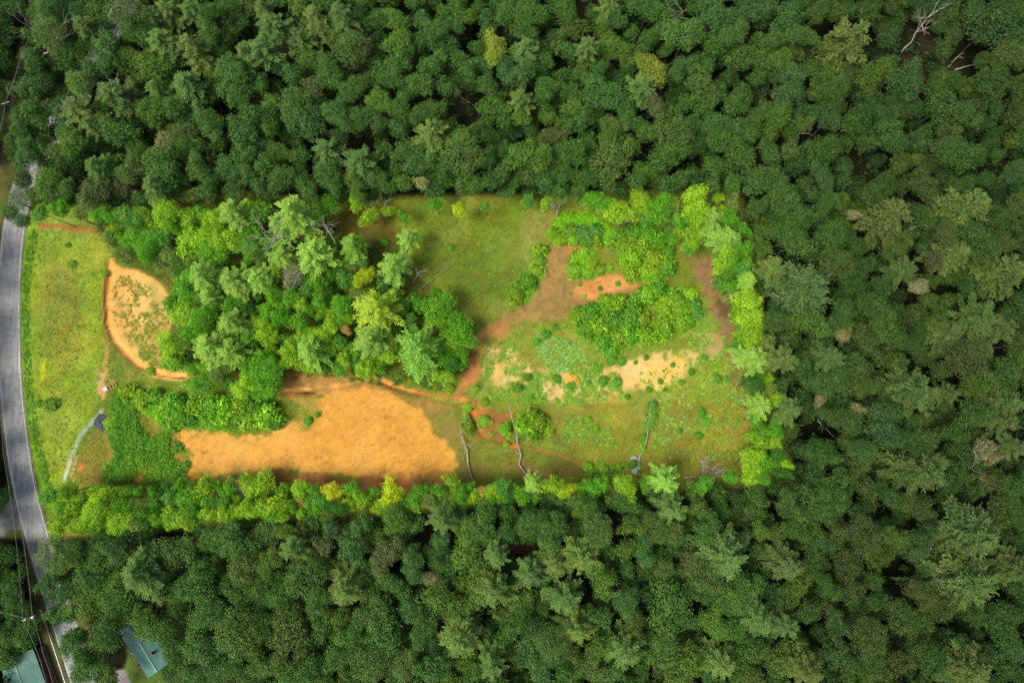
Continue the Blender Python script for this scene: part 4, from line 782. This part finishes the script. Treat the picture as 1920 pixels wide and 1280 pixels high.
for k, (dx_, lb) in enumerate(((-1.0, 'thin wire running up beside the road, left strand'), (1.0, 'thin wire running up beside the road, right strand'))):
    p0 = pt+Vector((dx_*.93, dx_*.37, 0)); q = W(10+dx_*4, 850, 10.2); q3 = W(-14+dx_*4, 640, 10)
    wire(lb, [q3, q, p0], .035 if k else .028)
    wire(lb.replace('up', 'down').replace('beside the road', 'from the pole past the lower left house'), [p0, W(76+dx_*5, 1225, 9.5), W(106+dx_*6, 1330, 9)], .032)
wire('thin wire leaving the pole for the left photo edge', [pt, W(-30, 1142, 9)], .028)
wire('thin wire along the grass strip at the upper left', [W(-8, 275, 8.6), (p2.x, p2.y, 8.75), W(36, 118, 8.8), W(84, -30, 9)], .035)
# ------------------------------------------------------------------ guardrail beside the lower road
gr = link('guardrail', None, loc=at(105, 1215)); o0 = Vector(at(105, 1215)); tag(gr, 'long pale metal guardrail along the verge left of the lower road', 'guardrail')
gp = [W(*p) for p in ((80, 1141), (92, 1175), (103, 1207), (114, 1240), (127, 1280), (140, 1320))]
mb = MB()
for z0, z1, o in ((.5, .6, 0), (.6, .66, .05), (.66, .76, 0)):
    for a, b_ in zip(gp, gp[1:]):
        d = (b_-a).normalized(); nn = Vector((-d.y, d.x, 0)); a2 = a-o0; b2 = b_-o0
        q = [a2+nn*(o-.06), b2+nn*(o-.06), b2+nn*(o+.06), a2+nn*(o+.06)]; i = len(mb.v)
        mb.v += [(p.x, p.y, z0) for p in q]+[(p.x, p.y, z1-.004) for p in q]
        mb.f += [(i+3, i+2, i+1, i), (i+4, i+5, i+6, i+7), (i, i+1, i+5, i+4), (i+1, i+2, i+6, i+5), (i+2, i+3, i+7, i+6), (i+3, i, i+4, i+7)]
mb.build('rail', M_STEEL, gr)
for i in range(9):
    t = i/8*(len(gp)-1); k = min(int(t), len(gp)-2); p = gp[k].lerp(gp[k+1], t-k)-o0; MB().box(p.x-.2, p.x-.07, p.y-.06, p.y+.06, 0, .72).build('post', M_STEEL, gr)
# ------------------------------------------------------------------ houses
def seam_slab(L, wd, x0, rise, z, sgn):
    """one roof slope with standing seams, ridge along y, falling towards sgn*x"""
    mb = MB(); hx = wd
    def P(u, v, t=0): return (sgn*u, v, z-rise*u/hx+t)
    mb.v += [P(0.002, -L/2), P(hx, -L/2), P(hx, L/2), P(.002, L/2), P(.002, -L/2, -.12), P(hx, -L/2, -.12), P(hx, L/2, -.12), P(.002, L/2, -.12)]
    mb.f += [(0, 1, 2, 3), (7, 6, 5, 4), (0, 4, 5, 1), (1, 5, 6, 2), (2, 6, 7, 3), (3, 7, 4, 0)]
    k = int(L/.6)
    for i in range(1, k):
        v = -L/2+L*i/k; a = len(mb.v)
        mb.v += [P(.06, v-.025, .004), P(hx, v-.025, .004), P(hx, v+.025, .004), P(.06, v+.025, .004), P(.06, v-.012, .05), P(hx, v-.012, .05), P(hx, v+.012, .05), P(.06, v+.012, .05)]
        mb.f += [(a, a+1, a+5, a+4), (a+3, a+7, a+6, a+2), (a+4, a+5, a+6, a+7), (a+1, a+2, a+6, a+5), (a, a+4, a+7, a+3)]
    return mb
def house(label, loc, rz, L, wd, eave, rise, porch, group):
    e = link('house', None, loc=loc, rot=(0, 0, rz)); tag(e, label, 'house', group)
    hw = wd/2-.45; hl = L/2-.45; mb = MB(); t = .2
    mb.box(-hw, -hw+t, -hl, hl, 0, eave); mb.box(hw-t, hw, -hl, hl, 0, eave); mb.box(-hw+t, hw-t, -hl, -hl+t, 0, eave); mb.box(-hw+t, hw-t, hl-t, hl, 0, eave)
    for s in (-1, 1):
        yy = s*(hl-t/2); i = len(mb.v); mb.v += [(-hw, yy-t/2, eave+.003), (hw, yy-t/2, eave+.003), (0, yy-t/2, eave+rise*hw/(wd/2)-.1), (-hw, yy+t/2, eave+.003), (hw, yy+t/2, eave+.003), (0, yy+t/2, eave+rise*hw/(wd/2)-.1)]
        mb.f += [(i, i+1, i+2), (i+5, i+4, i+3), (i, i+2, i+5, i+3), (i+1, i+4, i+5, i+2)]
    mb.build('wall', M_WALL, e)
    for s in (-1, 1): seam_slab(L, wd/2, 0, rise, eave+rise+.06, s).build('roof', M_ROOF, e)
    MB().box(-.16, .16, -L/2, L/2, eave+rise+.045, eave+rise+.11).build('ridge_cap', M_ROOF, e)
    for s in (-1, 1):
        for v in (-hl*.55, hl*.5):
            w_ = MB().box(s*(hw+.01)-.03, s*(hw+.01)+.03, v-.55, v+.55, 1.0, 2.1).build('window', M_TRIM, e); MB().box(s*(hw+.045)-.006, s*(hw+.045)+.006, v-.46, v+.46, 1.1, 2.0).build('pane', M_GLASS, w_)
    dr = MB().box(-hw-.04, -hw-.002, -.45, .45, 0, 2.05).build('door', M_DARK, e); MB().box(-hw-.10, -hw-.045, .28, .34, 1.0, 1.06).build('handle', M_STEEL, dr)
    ch = MB().box(wd*.16, wd*.16+.5, -L*.2, -L*.2+.5, eave+rise*.5, eave+rise+.7).build('chimney', M_WALL, e)
    if porch:
        s = int(math.copysign(1, porch)); pd_ = 2.1*abs(porch); MB().box(min(s*hw+s*.01, s*(hw+pd_)), max(s*hw+s*.01, s*(hw+pd_)), -hl, hl, .25, .42).build('deck', M_DECK, e)
        rl = MB(); 
        for v in np.linspace(-hl, hl, 7): rl.box(s*(hw+pd_-.05)-.04, s*(hw+pd_-.05)+.04, v-.04, v+.04, .425, 1.35)
        rl.box(s*(hw+pd_-.05)-.05, s*(hw+pd_-.05)+.05, -hl-.05, hl+.05, 1.355, 1.43); rl.build('railing', M_DECK, e)
    return e
h1 = house('long house with a green metal roof and side deck, half hidden by lower left trees', at(284, 1203, 0), R(34), 11.5, 5.6, 2.5, 1.0, -1, 'green roofed houses at the lower left')
h2 = house('house with a pale green metal roof at the bottom left corner beside the road', at(66, 1272, 0), R(24), 12, 7.4, 2.6, 1.1, .55, 'green roofed houses at the lower left')
rd = h1.rotation_euler.z
def on_deck(u, v): c, s = math.cos(rd), math.sin(rd); return (h1.location.x+u*c-v*s, h1.location.y+u*s+v*c)
gx_, gy_ = on_deck(-3.7, -2.5); g = link('grill', None, loc=(gx_, gy_, .42), rot=(0, 0, rd)); tag(g, 'black barbecue grill standing on the deck of the long green roofed house', 'grill')
MB().tube([(-.4, 0, .85), (.4, 0, .85)], [.26, .26], 10).build('lid', M_DARK, g)
for sx_ in (-.32, .32):
    for sy_ in (-.16, .16): MB().box(sx_-.025, sx_+.025, sy_-.025, sy_+.025, 0, .7).build('leg', M_STEEL, g)
for j, (u, v, lb) in enumerate(((-3.9, .2, 'white garden chair on the deck nearer the grill'), (-3.6, 3.2, 'white garden chair at the far end of the deck'))):
    X_, Y_ = on_deck(u, v); g = link('garden_chair', None, loc=(X_, Y_, .42), rot=(0, 0, rd+j)); tag(g, lb, 'chair', 'garden chairs on the deck')
    MB().box(-.26, .26, -.26, .26, .4, .45).build('seat', M_TRIM, g); MB().box(-.26, .26, .262, .31, .4, .95).build('backrest', M_TRIM, g)
    for sx_ in (-.22, .22):
        for sy_ in (-.22, .22): MB().box(sx_-.025, sx_+.025, sy_-.025, sy_+.025, 0, .398).build('leg', M_TRIM, g)
